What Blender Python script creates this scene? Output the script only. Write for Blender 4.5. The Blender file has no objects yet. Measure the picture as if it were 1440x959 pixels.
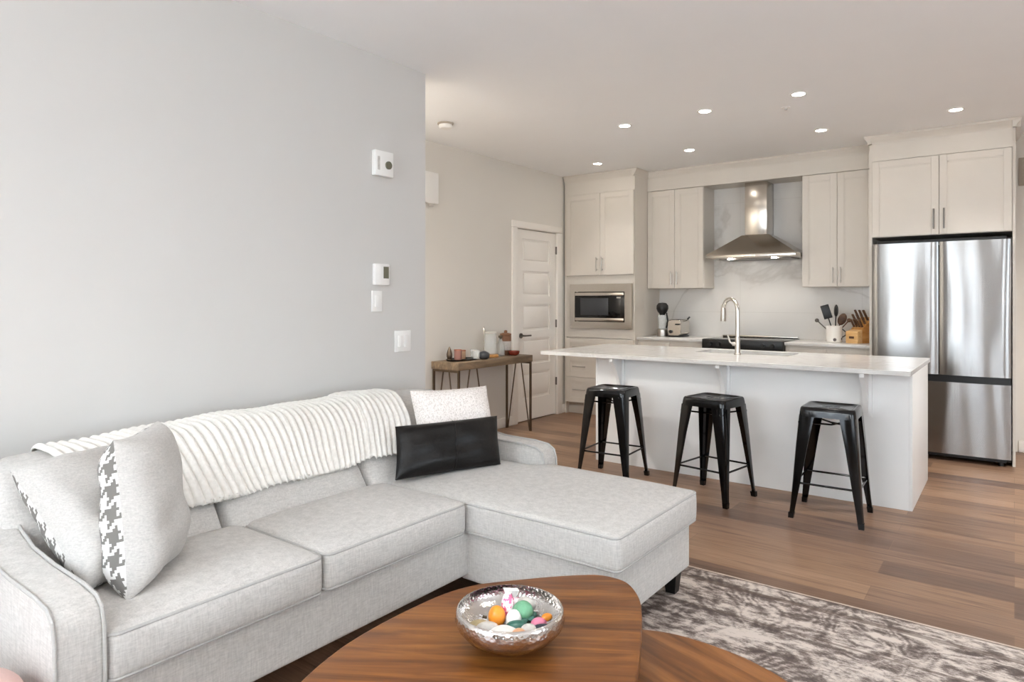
import bpy, bmesh, math, random
from mathutils import Vector, Matrix
random.seed(7)
C = bpy.context.scene
COL = C.collection
PI = math.pi

# ---------------------------------------------------------------- camera
cam_d = bpy.data.cameras.new('camera')
cam = bpy.data.objects.new('camera', cam_d); COL.objects.link(cam)
cam.location = (0, 0, 1.34)
cam.rotation_euler = (PI/2, 0, math.radians(36.9))
cam_d.sensor_width = 36.0
cam_d.lens = 941/1440*36
cam_d.shift_y = -58.5/1440
cam_d.clip_start = 0.05
C.camera = cam

# ---------------------------------------------------------------- view, world, lights
C.view_settings.view_transform = 'Standard'
C.view_settings.look = 'None'
C.view_settings.gamma = 1.0
C.view_settings.use_curve_mapping = False
C.view_settings.exposure = 1.95
C.cycles.use_denoising = True
C.cycles.diffuse_bounces = 7
C.cycles.max_bounces = 14
C.cycles.sample_clamp_indirect = 6.0
C.cycles.caustics_reflective = False
C.cycles.caustics_refractive = False

W = bpy.data.worlds.new('world'); C.world = W; W.use_nodes = True
bg = W.node_tree.nodes['Background']
bg.inputs['Color'].default_value = (0.80, 0.90, 1.0, 1)
bg.inputs['Strength'].default_value = 1.6

def area(name, loc, rot, sx, sy, power, col):
    l = bpy.data.lights.new(name, 'AREA'); l.shape = 'RECTANGLE'
    l.size = sx; l.size_y = sy; l.energy = power; l.color = col
    o = bpy.data.objects.new(name, l); COL.objects.link(o)
    o.location = loc; o.rotation_euler = rot
    return o
# daylight from behind the camera; the right and side windows are added fill
area('daylight_and_fill', (-1.6, -2.78, 1.35), (PI/2+0.55, 0, PI), 2.2, 2.0, 255, (0.79, 0.90, 1.0))
area('daylight_and_fill', (1.75, -2.78, 1.45), (PI/2+0.55, 0, PI), 1.5, 1.7, 165, (0.79, 0.90, 1.0))
area('daylight_and_fill', (2.98, 1.6, 1.45), (PI/2+0.38, 0, PI/2), 2.0, 1.7, 6, (0.82, 0.935, 1.0))
DOWN_W = 9.5; FILL_W = 13.0

# ---------------------------------------------------------------- materials
def lin(c):
    return tuple((v/255/12.92 if v/255 <= 0.04045 else ((v/255+0.055)/1.055)**2.4) for v in c)
class N:
    def __init__(s, name):
        s.m = bpy.data.materials.new(name); s.m.use_nodes = True
        s.t = s.m.node_tree; s.b = s.t.nodes['Principled BSDF']
        s.tc = None
    def n(s, kind, **kw):
        x = s.t.nodes.new(kind)
        for k, v in kw.items():
            if k in x.inputs: x.inputs[k].default_value = v
            else: setattr(x, k, v)
        return x
    def l(s, a, b): s.t.links.new(a, b)
    def co(s, scale=(1,1,1), kind='Object', rot=(0,0,0)):
        if s.tc is None: s.tc = s.n('ShaderNodeTexCoord')
        src = s.tc.outputs[kind]
        if any(rot):
            m0 = s.n('ShaderNodeMapping'); m0.inputs['Rotation'].default_value = rot; s.l(src, m0.inputs['Vector']); src = m0.outputs['Vector']
        mp = s.n('ShaderNodeMapping'); mp.inputs['Scale'].default_value = scale
        s.l(src, mp.inputs['Vector']); return mp.outputs['Vector']
    def noise(s, scale=(1,1,1), sc=1.0, det=4, rough=0.55, dist=0.0, kind='Object'):
        x = s.n('ShaderNodeTexNoise'); x.inputs['Scale'].default_value = sc; x.inputs['Detail'].default_value = det
        x.inputs['Roughness'].default_value = rough; x.inputs['Distortion'].default_value = dist
        s.l(s.co(scale, kind), x.inputs['Vector']); return x.outputs['Fac']
    def ramp(s, fac, stops):
        r = s.n('ShaderNodeValToRGB'); e = r.color_ramp.elements
        while len(e) < len(stops): e.new(0.5)
        for el, (p, c) in zip(e, stops): el.position = p; el.color = (*c, 1)
        s.l(fac, r.inputs['Fac']); return r.outputs['Color']
    def mix(s, fac, a, b, mode='MIX'):
        x = s.n('ShaderNodeMix', data_type='RGBA', blend_type=mode)
        for sock, v in ((0, fac), (6, a), (7, b)):
            if hasattr(v, 'links'): s.l(v, x.inputs[sock])
            elif isinstance(v, (int, float)): x.inputs[sock].default_value = v
            else: x.inputs[sock].default_value = (*v, 1)
        return x.outputs[2]
    def math(s, op, a, b=None):
        x = s.n('ShaderNodeMath', operation=op)
        for i, v in enumerate((a, b)):
            if v is None: continue
            if hasattr(v, 'links'): s.l(v, x.inputs[i])
            else: x.inputs[i].default_value = v
        return x.outputs[0]
    def base(s, v):
        if hasattr(v, 'links'): s.l(v, s.b.inputs['Base Color'])
        else: s.b.inputs['Base Color'].default_value = (*v, 1)
    def set(s, **kw):
        for k, v in kw.items(): s.b.inputs[k].default_value = v
    def bump(s, h, strength=0.3, dist=0.01):
        x = s.n('ShaderNodeBump'); x.inputs['Strength'].default_value = strength; x.inputs['Distance'].default_value = dist
        s.l(h, x.inputs['Height']); s.l(x.outputs['Normal'], s.b.inputs['Normal'])

def paint(name, rgb, rough=0.55, var=0.02, sc=6.0, bump=0.0, spec=0.5):
    n = N(name); c = lin(rgb)
    f = n.noise(sc=sc, det=3)
    n.base(n.ramp(f, [(0.3, tuple(v*(1-var) for v in c)), (0.7, tuple(min(1, v*(1+var)) for v in c))]))
    n.set(Roughness=rough); n.b.inputs['Specular IOR Level'].default_value = spec
    if bump: n.bump(n.noise(sc=220, det=2), bump, 0.002)
    return n.m
def metal(name, rgb, rough=0.3, bumpv=0.0, scale=(1,1,1)):
    n = N(name); c = lin(rgb)
    f = n.noise(scale=scale, sc=40, det=2)
    n.base(n.ramp(f, [(0.3, tuple(v*0.95 for v in c)), (0.7, c)])); n.set(Metallic=1.0, Roughness=rough)
    if bumpv: n.bump(n.noise(scale=scale, sc=60, det=2), bumpv, 0.001)
    return n.m
def glass(name, rgb=(250,250,250), rough=0.02, alpha=0.25):
    n = N(name); n.base(lin(rgb)); n.set(Roughness=rough, Alpha=alpha)
    f = n.noise(sc=5, det=1); n.bump(f, 0.02, 0.002)
    return n.m
def emit(name, rgb, s):
    n = N(name); n.base(lin(rgb)); n.b.inputs['Emission Color'].default_value = (*lin(rgb), 1)
    n.set(**{'Emission Strength': s}); return n.m

M = {}
M['wall'] = paint('wall_paint', (208,206,203), 0.75, 0.008, 2.0, 0.05, 0.2)
M['wall_warm'] = paint('hall_wall_paint', (222,218,211), 0.75, 0.008, 2.0, 0.05, 0.2)
M['wall_for_reflection'] = paint('taupe_reflection_paint', (140,130,120), 0.75, 0.01, 2.0, 0.05, 0.2)  # taupe on the unseen wall, chosen to give the fridge dark reflections
M['ceiling'] = paint('ceiling_paint', (246,247,248), 0.85, 0.008, 2.0, 0.05, 0.1)
M['trim'] = paint('white_trim', (240,236,230), 0.4, 0.006)
M['cab'] = paint('greige_cabinet_paint', (213,206,196), 0.42, 0.01)
M['island'] = paint('pale_grey_island_paint', (224,224,223), 0.4, 0.01)
M['plastic'] = paint('white_plastic', (242,241,238), 0.35, 0.005)
M['dark_gap'] = paint('dark_gap', (26,23,20), 0.7, 0.05)
M['black_metal'] = paint('gloss_black_metal', (4,4,5), 0.11, 0.05, spec=0.4)
M['black_plastic'] = paint('black_plastic', (9,9,9), 0.4, 0.05)
M['black_glass'] = paint('black_glass', (8,8,9), 0.06, 0.05)
M['display'] = paint('grey_display', (110,108,92), 0.25, 0.05)
M['nickel'] = metal('brushed_nickel', (186,180,172), 0.28)
M['dark_nickel'] = metal('dark_nickel', (120,115,110), 0.3)
M['chrome'] = metal('chrome', (225,222,216), 0.1)
M['bronze'] = metal('bronze_metal', (112,98,84), 0.42)
M['copper'] = metal('copper_metal', (190,128,104), 0.35)

def steel(name, wob=0.35, rough=0.2, rgb=(205,203,200), aniso=0.5, arot=0.0):
    n = N(name); n.base(lin(rgb)); n.set(Metallic=1.0, Roughness=rough, Anisotropic=aniso)
    if aniso > 0.6:
        tg = n.n('ShaderNodeTangent', direction_type='RADIAL', axis='Z'); n.l(tg.outputs[0], n.b.inputs['Tangent']); n.b.inputs['Anisotropic Rotation'].default_value = arot
    a = n.noise(scale=(1.6,1.6,0.35), sc=2.2, det=1, rough=0.3)
    b = n.noise(scale=(60,60,0.6), sc=3.0, det=2)
    h = n.math('ADD', a, n.math('MULTIPLY', b, 0.006))
    n.bump(h, wob, 0.05); return n.m
M['steel'] = steel('brushed_steel', 0.55, 0.24, (160,159,158), 0.9, 0.25)
M['steel_plain'] = steel('hood_steel', 0.08, 0.2, (205,199,190))

def quartz():
    n = N('white_quartz')
    f = n.noise(sc=3.0, det=8, rough=0.65, dist=1.2)
    n.base(n.ramp(f, [(0.35, lin((206,204,200))), (0.5, lin((212,210,207))), (0.56, lin((201,198,194))), (0.62, lin((212,210,207)))]))
    n.set(Roughness=0.18); return n.m
M['quartz'] = quartz()
def marble():
    n = N('marble_backsplash')
    f = n.noise(scale=(1,1,1.0), sc=0.8, det=6, rough=0.5, dist=1.0)
    c = n.ramp(f, [(0.40, lin((219,216,212))), (0.475, lin((215,212,208))), (0.497, lin((198,194,189))), (0.52, lin((215,212,208))), (0.7, lin((221,219,215)))])
    br = n.n('ShaderNodeTexBrick'); br.offset = 0.0
    br.inputs['Scale'].default_value = 1.0; br.inputs['Mortar Size'].default_value = 0.0018
    br.inputs['Brick Width'].default_value = 1.2; br.inputs['Row Height'].default_value = 0.6
    br.inputs['Color1'].default_value = (1,1,1,1); br.inputs['Color2'].default_value = (1,1,1,1); br.inputs['Mortar'].default_value = (0.86,0.855,0.84,1)
    n.l(n.co((1,1,1), rot=(PI/2,0,0)), br.inputs['Vector'])
    n.base(n.mix(1.0, c, br.outputs['Color'], 'MULTIPLY')); n.set(Roughness=0.16); return n.m
M['marble'] = marble()

def floor_mat():
    n = N('oak_planks')
    br = n.n('ShaderNodeTexBrick'); br.offset = 0.37; br.offset_frequency = 2
    br.inputs['Scale'].default_value = 1.0; br.inputs['Mortar Size'].default_value = 0.0016; br.inputs['Mortar Smooth'].default_value = 0.2
    br.inputs['Brick Width'].default_value = 1.45; br.inputs['Row Height'].default_value = 0.185
    br.inputs['Color1'].default_value = (0,0,0,1); br.inputs['Color2'].default_value = (1,1,1,1); br.inputs['Mortar'].default_value = (0.5,0.5,0.5,1)
    n.l(n.co(), br.inputs['Vector'])
    tone = n.ramp(br.outputs['Color'], [(0.0, lin((112,88,73))), (0.35, lin((141,112,91))), (0.65, lin((154,123,98))), (1.0, lin((165,133,107)))])
    g1 = n.noise(scale=(1.0,13,1), sc=1.3, det=6, rough=0.6, dist=0.6)
    c = n.mix(0.85, tone, n.ramp(g1, [(0.3, lin((168,150,138))), (0.48, lin((255,255,255))), (0.7, lin((226,214,204)))]), 'MULTIPLY')
    g2 = n.noise(scale=(1.5,60,1), sc=2.0, det=4, rough=0.6)
    c = n.mix(0.55, c, n.ramp(g2, [(0.35, lin((188,176,166))), (0.6, lin((255,255,255)))]), 'MULTIPLY')
    c = n.mix(n.math('MULTIPLY', br.outputs['Fac'], 0.4), c, lin((96,74,58)))
    n.base(c); n.set(Roughness=0.42)
    n.bump(n.math('ADD', g2, n.math('MULTIPLY', br.outputs['Fac'], -0.8)), 0.10, 0.003); return n.m
M['floor'] = floor_mat()

def rug_mat():
    n = N('distressed_rug')
    co = n.co()
    vor = n.n('ShaderNodeTexVoronoi', feature='DISTANCE_TO_EDGE'); vor.inputs['Scale'].default_value = 2.4
    nz = n.n('ShaderNodeTexNoise'); nz.inputs['Scale'].default_value = 3.2; nz.inputs['Detail'].default_value = 3
    n.l(co, nz.inputs['Vector'])
    vadd = n.n('ShaderNodeVectorMath', operation='MULTIPLY_ADD'); vadd.inputs[1].default_value = (0.55,0.55,0.55)
    n.l(nz.outputs['Color'], vadd.inputs[0]); n.l(co, vadd.inputs[2])
    n.l(vadd.outputs[0], vor.inputs['Vector'])
    med = n.noise(scale=(0.55,2.0,1), sc=4.6, det=6, rough=0.7, dist=0.4)
    fine = n.noise(scale=(0.6,1.3,1), sc=20, det=7, rough=0.85)
    blot = n.math('ADD', n.math('MULTIPLY', med, 0.40), n.math('MULTIPLY', fine, 0.60))
    rings = n.math('SINE', n.math('MULTIPLY', vor.outputs['Distance'], 48.0))
    blot = n.math('ADD', blot, n.math('MULTIPLY', rings, 0.028))
    c = n.ramp(blot, [(0.41, lin((96,86,82))), (0.475, lin((124,113,108))), (0.52, lin((176,165,158))), (0.57, lin((216,206,198)))])
    # border: bands that run along the long edge
    sep = n.n('ShaderNodeSeparateXYZ'); n.l(co, sep.inputs[0])
    y = sep.outputs['Y']
    def band(y0, y1):
        return n.math('MULTIPLY', n.math('GREATER_THAN', y, y0), n.math('LESS_THAN', y, y1))
    lines = n.math('ADD', band(3.060, 3.092), n.math('ADD', band(2.80, 2.815), band(3.178, 3.19)))
    c = n.mix(n.math('MULTIPLY', lines, n.math('MULTIPLY', fine, 1.1)), c, lin((104,90,82)))
    hem = n.math('GREATER_THAN', y, 3.19)
    c = n.mix(n.math('MULTIPLY', hem, 0.8), c, lin((214,198,182)))
    n.base(c); n.set(Roughness=0.95); n.b.inputs['Specular IOR Level'].default_value = 0.1
    n.bump(fine, 0.5, 0.006); return n.m
M['rug'] = rug_mat()

def fabric(name, rgb, dark=0.86, light=1.06, vs=(60,60,9), sc=3.0, bump=0.35):
    n = N(name); c = lin(rgb)
    a = n.noise(scale=vs, sc=sc, det=3, rough=0.7)
    b = n.noise(scale=(9,9,60), sc=sc*1.2, det=3, rough=0.7)
    f = n.math('MULTIPLY', n.math('ADD', a, b), 0.5)
    n.base(n.ramp(f, [(0.36, tuple(v*dark for v in c)), (0.64, tuple(min(1, v*light) for v in c))]))
    n.set(Roughness=0.92); n.b.inputs['Specular IOR Level'].default_value = 0.15
    n.b.inputs['Sheen Weight'].default_value = 0.15
    n.bump(f, bump, 0.003); return n.m
M['sofa'] = fabric('heathered_sofa_fabric', (192,189,185), 0.80, 1.10)
M['piping'] = fabric('sofa_piping_fabric', (174,172,169), 0.9, 1.05)
M['pillow_grey'] = fabric('grey_pillow_fabric', (184,181,177), 0.84, 1.10, (30,30,30), 5.0)
M['pink'] = fabric('pink_velvet', (214,178,170), 0.95, 1.03)
def throw_mat():
    n = N('cream_plush'); n.base(n.ramp(n.noise(sc=60, det=4), [(0.3, lin((216,213,207))), (0.7, lin((230,227,222)))]))
    n.set(Roughness=0.95); n.b.inputs['Sheen Weight'].default_value = 0.3; n.b.inputs['Specular IOR Level'].default_value = 0.1
    n.bump(n.noise(sc=300, det=2), 0.2, 0.002); return n.m
M['throw'] = throw_mat()
def hound():
    n = N('houndstooth_fabric')
    sep = n.n('ShaderNodeSeparateXYZ'); n.l(n.co((1,1,1), 'UV'), sep.inputs[0])
    k = 8/0.066
    x = n.math('FLOOR', n.math('MULTIPLY', sep.outputs['X'], k)); y = n.math('FLOOR', n.math('MULTIPLY', sep.outputs['Y'], k))
    tw = n.math('LESS_THAN', n.math('FLOORED_MODULO', n.math('ADD', x, y), 4.0), 2.0)
    wx = n.math('LESS_THAN', n.math('FLOORED_MODULO', x, 8.0), 4.0)
    wy = n.math('LESS_THAN', n.math('FLOORED_MODULO', y, 8.0), 4.0)
    f = n.math('ADD', n.math('MULTIPLY', tw, wx), n.math('MULTIPLY', n.math('SUBTRACT', 1.0, tw), wy))
    n.base(n.mix(f, lin((206,204,200)), lin((112,109,105)))); n.set(Roughness=0.9); return n.m
M['hound'] = hound()
def nubby():
    n = N('white_fleck_fabric')
    f = n.noise(sc=130, det=2, rough=0.6)
    n.base(n.ramp(f, [(0.38, lin((212,204,198))), (0.50, lin((236,229,224))), (0.7, lin((240,234,230)))]))
    n.set(Roughness=0.95); n.bump(f, 0.6, 0.006); return n.m
M['nubby'] = nubby()
def leather():
    n = N('black_leather')
    n.base(n.ramp(n.noise(sc=9, det=3), [(0.3, lin((9,8,8))), (0.8, lin((17,14,13)))])); n.set(Roughness=0.38)
    n.b.inputs['Specular IOR Level'].default_value = 0.3
    v = n.n('ShaderNodeTexVoronoi'); v.inputs['Scale'].default_value = 190; n.l(n.co(), v.inputs['Vector'])
    n.bump(n.math('ADD', n.math('MULTIPLY', v.outputs['Distance'], 0.12), n.math('MULTIPLY', n.noise(sc=11, det=3), 1.0)), 0.35, 0.012); return n.m
M['leather'] = leather()
def wood(name, a, b, c, rough=0.25, rot=0.0, sc=1.0):
    n = N(name)
    co = n.co((1.2*sc,14*sc,8*sc), rot=(0,0,rot))
    x = n.n('ShaderNodeTexNoise'); x.inputs['Scale'].default_value = 1.6; x.inputs['Detail'].default_value = 6; x.inputs['Roughness'].default_value = 0.6; x.inputs['Distortion'].default_value = 0.8
    n.l(co, x.inputs['Vector'])
    n.base(n.ramp(x.outputs['Fac'], [(0.32, lin(a)), (0.5, lin(b)), (0.68, lin(c))]))
    n.set(Roughness=rough); n.b.inputs['Specular IOR Level'].default_value = 0.3; n.bump(x.outputs['Fac'], 0.05, 0.002); return n.m
M['walnut'] = wood('walnut_veneer', (78,42,18), (114,68,30), (148,96,44), 0.32, math.radians(-33))
M['walnut_low'] = wood('walnut_veneer_lower', (92,54,26), (126,78,38), (150,98,52), 0.34, math.radians(20))
M['walnut_leg'] = wood('walnut_leg', (58,36,22), (74,46,28), (92,60,36), 0.4)
M['console_wood'] = wood('weathered_wood', (96,82,66), (122,104,84), (150,128,102), 0.5, PI/2)
M['block_wood'] = wood('honey_wood', (178,122,62), (202,146,84), (216,166,104), 0.4, PI/2, 2)
M['block_pale'] = wood('pale_wood', (204,160,104), (222,180,124), (232,196,146), 0.4, 0, 2)
M['handle_wood'] = wood('knife_handle_wood', (70,48,36), (92,66,50), (120,92,72), 0.45, 0, 3)
def hammered():
    n = N('hammered_silver'); n.base(n.ramp(n.noise(sc=12), [(0.3, lin((206,200,196))), (0.7, lin((226,222,218)))])); n.set(Metallic=1.0, Roughness=0.13)
    v = n.n('ShaderNodeTexVoronoi'); v.inputs['Scale'].default_value = 105; n.l(n.co((1,1,1.3)), v.inputs['Vector'])
    n.bump(v.outputs['Distance'], 0.22, 0.004); return n.m
M['hammered'] = hammered()
def crock_mat():
    n = N('speckled_ceramic')
    v = n.n('ShaderNodeTexVoronoi'); v.inputs['Scale'].default_value = 13; n.l(n.co(), v.inputs['Vector'])
    n.base(n.ramp(v.outputs['Distance'], [(0.18, lin((90,80,78))), (0.26, lin((238,233,226)))])); n.set(Roughness=0.25); return n.m
M['crock'] = crock_mat()
M['glass'] = glass('clear_glass', (235,238,236), 0.03, 0.28)
M['lens'] = emit('lamp_lens', (255,246,232), 20.0)
M['ceramic_dark'] = paint('dark_ceramic', (58,60,64), 0.3, 0.06)
M['terracotta'] = paint('red_glaze', (126,48,32), 0.25, 0.06)
M['rose'] = paint('rose_copper_glass', (176,128,116), 0.25, 0.05)
M['peach'] = paint('peach_glass', (214,174,140), 0.3, 0.05)
M['wicker'] = paint('brown_wicker', (124,84,58), 0.6, 0.2, 90, 0.3)
M['cork'] = paint('cork', (84,70,52), 0.8, 0.1, 40)
for nm, c in dict(orange=(226,140,40), candy_pink=(224,132,160), candy_green=(104,160,124), candy_white=(232,230,226), candy_teal=(50,96,84),
                  candy_peach=(224,170,130), candy_navy=(52,58,70), candy_gold=(186,170,130), candy_silver=(200,196,190)).items():
    M[nm] = paint(nm, c, 0.3, 0.12, 60)
def wrapped(name, a, b):
    n = N(name); f = n.noise(sc=70, det=2)
    n.base(n.ramp(f, [(0.45, lin(a)), (0.52, lin(b))])); n.set(Roughness=0.25); n.bump(f, 0.4, 0.004); return n.m
M['pink_wrap'] = wrapped('pink_white_wrapper', (222,110,150), (240,228,230))
M['fitting'] = paint('taupe_fitting', (172,162,148), 0.6, 0.03)
M['toe'] = paint('toe_kick_paint', (196,188,178), 0.5, 0.02)

# ---------------------------------------------------------------- builders
ORI = {}
def link(o): COL.objects.link(o); return o
def tag(o, label=None, cat=None, group=None, kind=None):
    if label: o['label'] = label
    if cat: o['category'] = cat
    if group: o['group'] = group
    if kind: o['kind'] = kind
    return o
def thing(name, label, cat, loc=(0,0,0), group=None):
    o = bpy.data.objects.new(name, None); link(o); o.empty_display_size = 0.1
    o.location = loc; ORI[o] = Vector(loc)
    return tag(o, label, cat, group)
def rrect(x0, x1, y0, y1, r, n=6):
    pts = []
    for cx, cy, a0 in ((x1-r, y1-r, 0), (x0+r, y1-r, PI/2), (x0+r, y0+r, PI), (x1-r, y0+r, 1.5*PI)):
        for i in range(n+1):
            a = a0 + PI/2*i/n; pts.append((cx+r*math.cos(a), cy+r*math.sin(a)))
    return pts
class MB:
    def __init__(s): s.bm = bmesh.new()
    def add(s, verts, faces):
        vs = [s.bm.verts.new(v) for v in verts]
        for f in faces:
            try: s.bm.faces.new([vs[i] for i in f])
            except ValueError: pass
        return s
    def merge(s, b, mat=None):
        if mat is not None: bmesh.ops.transform(b, matrix=mat, verts=b.verts)
        me = bpy.data.meshes.new('t'); b.to_mesh(me); b.free(); s.bm.from_mesh(me); bpy.data.meshes.remove(me); return s
    def box(s, x0, x1, y0, y1, z0, z1, bev=0.0, seg=2, mat=None):
        b = bmesh.new(); bmesh.ops.create_cube(b, size=1)
        for v in b.verts: v.co = Vector(((x0+x1)/2+v.co.x*(x1-x0), (y0+y1)/2+v.co.y*(y1-y0), (z0+z1)/2+v.co.z*(z1-z0)))
        if bev: bmesh.ops.bevel(b, geom=b.edges[:], offset=bev, segments=seg, affect='EDGES', profile=0.5)
        return s.merge(b, mat)
    def loft(s, rings, cap0=True, cap1=True, closed=False):
        vs = [[s.bm.verts.new(p) for p in r] for r in rings]; n = len(rings[0]); R = len(rings)
        for i in range(R if closed else R-1):
            a, b = vs[i], vs[(i+1) % R]
            for j in range(n):
                try: s.bm.faces.new((a[j], a[(j+1) % n], b[(j+1) % n], b[j]))
                except ValueError: pass
        if not closed:
            if cap0: s.bm.faces.new(vs[0][::-1])
            if cap1: s.bm.faces.new(vs[-1])
        return s
    def tube(s, pts, r, n=10, closed=False, caps=True):
        P = [Vector(p) for p in pts]; rings = []; K = len(P)
        rr = r if isinstance(r, (list, tuple)) else [r]*K
        up = None
        for i in range(K):
            a = P[(i-1) % K] if (closed or i > 0) else P[i]; b = P[(i+1) % K] if (closed or i < K-1) else P[i]
            t = (b-a).normalized()
            if up is None:
                up = Vector((0,0,1)) if abs(t.z) < 0.9 else Vector((1,0,0))
            u = (up - t*up.dot(t))
            if u.length < 1e-5: u = t.orthogonal()
            u.normalize(); w = t.cross(u); up = u
            rings.append([P[i] + (u*math.cos(2*PI*k/n) + w*math.sin(2*PI*k/n))*rr[i] for k in range(n)])
        return s.loft(rings, caps, caps, closed)
    def lathe(s, prof, c=(0,0,0), n=32, cap0=True, cap1=True):
        rings = [[(c[0]+r*math.cos(2*PI*k/n), c[1]+r*math.sin(2*PI*k/n), c[2]+z) for k in range(n)] for r, z in prof]
        return s.loft(rings, cap0, cap1)
    def prism(s, poly, z0, z1, bev=0.0, axis='z', seg=2):
        b = bmesh.new()
        def P(a, c, h): return {'z': (a, c, h), 'y': (a, h, c), 'x': (h, a, c)}[axis]
        lo = [b.verts.new(P(x, y, z0)) for x, y in poly]; hi = [b.verts.new(P(x, y, z1)) for x, y in poly]; n = len(poly)
        b.faces.new(lo[::-1]); b.faces.new(hi)
        for j in range(n): b.faces.new((lo[j], lo[(j+1) % n], hi[(j+1) % n], hi[j]))
        bmesh.ops.recalc_face_normals(b, faces=b.faces)
        if bev:
            ed = [e for e in b.edges if len(e.link_faces) == 2 and e.calc_face_angle(0) > 1.0]
            bmesh.ops.bevel(b, geom=ed, offset=bev, segments=seg, affect='EDGES', profile=0.5)
        return s.merge(b)
    def soft(s, x0, x1, y0, y1, z0, z1, r, n=14, crown=0.0, deform=None, front=0.0):
        lo = (x0, y0, z0); hi = (x1, y1, z1); r = (r, r, r) if not isinstance(r, tuple) else r
        def ax(a, b, q):
            f = [0, 0.06, 0.2, 0.42, 0.7, 1.0]
            return [a+q*k for k in f] + [a+q+(b-a-2*q)*i/n for i in range(1, n)] + [b-q*k for k in f[::-1]]
        A = [ax(lo[i], hi[i], r[i]) for i in range(3)]; L = [len(a) for a in A]; idx = {}
        def vert(i, j, k):
            if (i, j, k) in idx: return idx[(i, j, k)]
            p = (A[0][i], A[1][j], A[2][k]); c = [min(max(p[q], lo[q]+r[q]), hi[q]-r[q]) for q in range(3)]
            d = [(p[q]-c[q])/r[q] for q in range(3)]; m = max(abs(v) for v in d); l = math.sqrt(sum(v*v for v in d))
            if l > 1e-9: p = tuple(c[q]+r[q]*d[q]/l*m for q in range(3))
            u = (p[0]-x0)/(x1-x0)*2-1; v = (p[1]-y0)/(y1-y0)*2-1; w = (p[2]-z0)/(z1-z0)
            x, y, z = p
            if crown: z += crown*(1-u**4)*(1-v**4)*max(0, w)
            if front: x += front*(1-v**4)*(1-(2*w-1)**2)*max(0, u)
            q = Vector((x, y, z))
            if deform: q = Vector(deform(q))
            idx[(i, j, k)] = s.bm.verts.new(q); return idx[(i, j, k)]
        def face(f):
            try: s.bm.faces.new(f)
            except ValueError: pass
        for i in range(L[0]-1):
            for j in range(L[1]-1):
                for k, fl in ((0, 1), (L[2]-1, 0)):
                    f = [vert(i,j,k), vert(i+1,j,k), vert(i+1,j+1,k), vert(i,j+1,k)]; face(f[::-1] if fl else f)
        for i in range(L[0]-1):
            for k in range(L[2]-1):
                for j, fl in ((0, 0), (L[1]-1, 1)):
                    f = [vert(i,j,k), vert(i+1,j,k), vert(i+1,j,k+1), vert(i,j,k+1)]; face(f[::-1] if fl else f)
        for j in range(L[1]-1):
            for k in range(L[2]-1):
                for i, fl in ((0, 1), (L[0]-1, 0)):
                    f = [vert(i,j,k), vert(i,j+1,k), vert(i,j+1,k+1), vert(i,j,k+1)]; face(f[::-1] if fl else f)
        return s
    def ball(s, c, r, sub=3, sc=(1,1,1), rot=None):
        b = bmesh.new(); bmesh.ops.create_icosphere(b, subdivisions=sub, radius=r)
        m = Matrix.Translation(c) @ (rot.to_4x4() if rot else Matrix()) @ Matrix.Diagonal((*sc, 1))
        return s.merge(b, m)
    def build(s, name, mat, parent=None, ang=35, normals=True, kind=None):
        bm = s.bm
        if normals: bmesh.ops.recalc_face_normals(bm, faces=bm.faces)
        off = ORI.get(parent, Vector((0,0,0)))
        if off.length > 0:
            for v in bm.verts: v.co -= off
        me = bpy.data.meshes.new(name); bm.to_mesh(me); bm.free()
        me.materials.append(M[mat] if isinstance(mat, str) else mat)
        for p in me.polygons: p.use_smooth = True
        me.set_sharp_from_angle(angle=math.radians(ang))
        o = bpy.data.objects.new(name, me); link(o)
        if parent is not None: o.parent = parent; ORI[o] = off
        if kind: o['kind'] = kind
        return o
def B(name, mat, parent, *a, **k): return MB().box(*a, **k).build(name, mat, parent)
def copy_tree(o, parent=None):
    c = o.copy(); COL.objects.link(c)
    if parent is not None: c.parent = parent
    for ch in o.children: copy_tree(ch, c)
    return c
def structure(name, mb, mat): return mb.build(name, mat, None, kind='structure')

# ---------------------------------------------------------------- room shell
XL, XH, YB, ZC, XR, YF = -3.03, -4.28, 7.37, 2.79, 3.0, -2.8
structure('floor', MB().box(XH-0.1, XR+0.1, YF-0.1, YB+0.1, -0.1, 0), 'floor')
structure('ceiling', MB().box(XH-0.1, XR+0.1, YF-0.1, YB+0.1, ZC, ZC+0.1), 'ceiling')
structure('wall_left', MB().box(XL-0.13, XL, YF, 3.107, 0, ZC), 'wall')
# hall wall with the door opening
DY0, DY1, DZ = 5.79, 6.56, 2.112
hw = MB(); hw.box(XH-0.12, XH, 2.2, DY0, 0, ZC); hw.box(XH-0.12, XH, DY1, YB, 0, ZC); hw.box(XH-0.12, XH, DY0, DY1, DZ, ZC)
structure('wall_hall', hw, 'wall_warm')
structure('wall_hall_end', MB().box(XH, XL-0.13, 2.1, 2.2, 0, ZC), 'wall_warm')
structure('wall_back', MB().box(XH-0.12, XR+0.1, YB, YB+0.12, 0, ZC), 'wall_warm')
rw = MB(); rw.box(XR, XR+0.12, YF, 0.6, 0, ZC); rw.box(XR, XR+0.12, 2.6, YB, 0, ZC); rw.box(XR, XR+0.12, 0.6, 2.6, 0, 0.6); rw.box(XR, XR+0.12, 0.6, 2.6, 2.3, ZC)
structure('wall_right', rw, 'wall')
fw = MB()
for a, b, c, d in ((XL-0.13, -2.7, 0, ZC), (-0.5, 1.0, 0, ZC), (2.5, XR+0.1, 0, ZC), (-2.7, -0.5, 0, 0.35), (-2.7, -0.5, 2.35, ZC), (1.0, 2.5, 0, 0.6), (1.0, 2.5, 2.3, ZC)):
    fw.box(a, b, YF-0.12, YF, c, d)
structure('wall_front', fw, 'wall_for_reflection')
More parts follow.
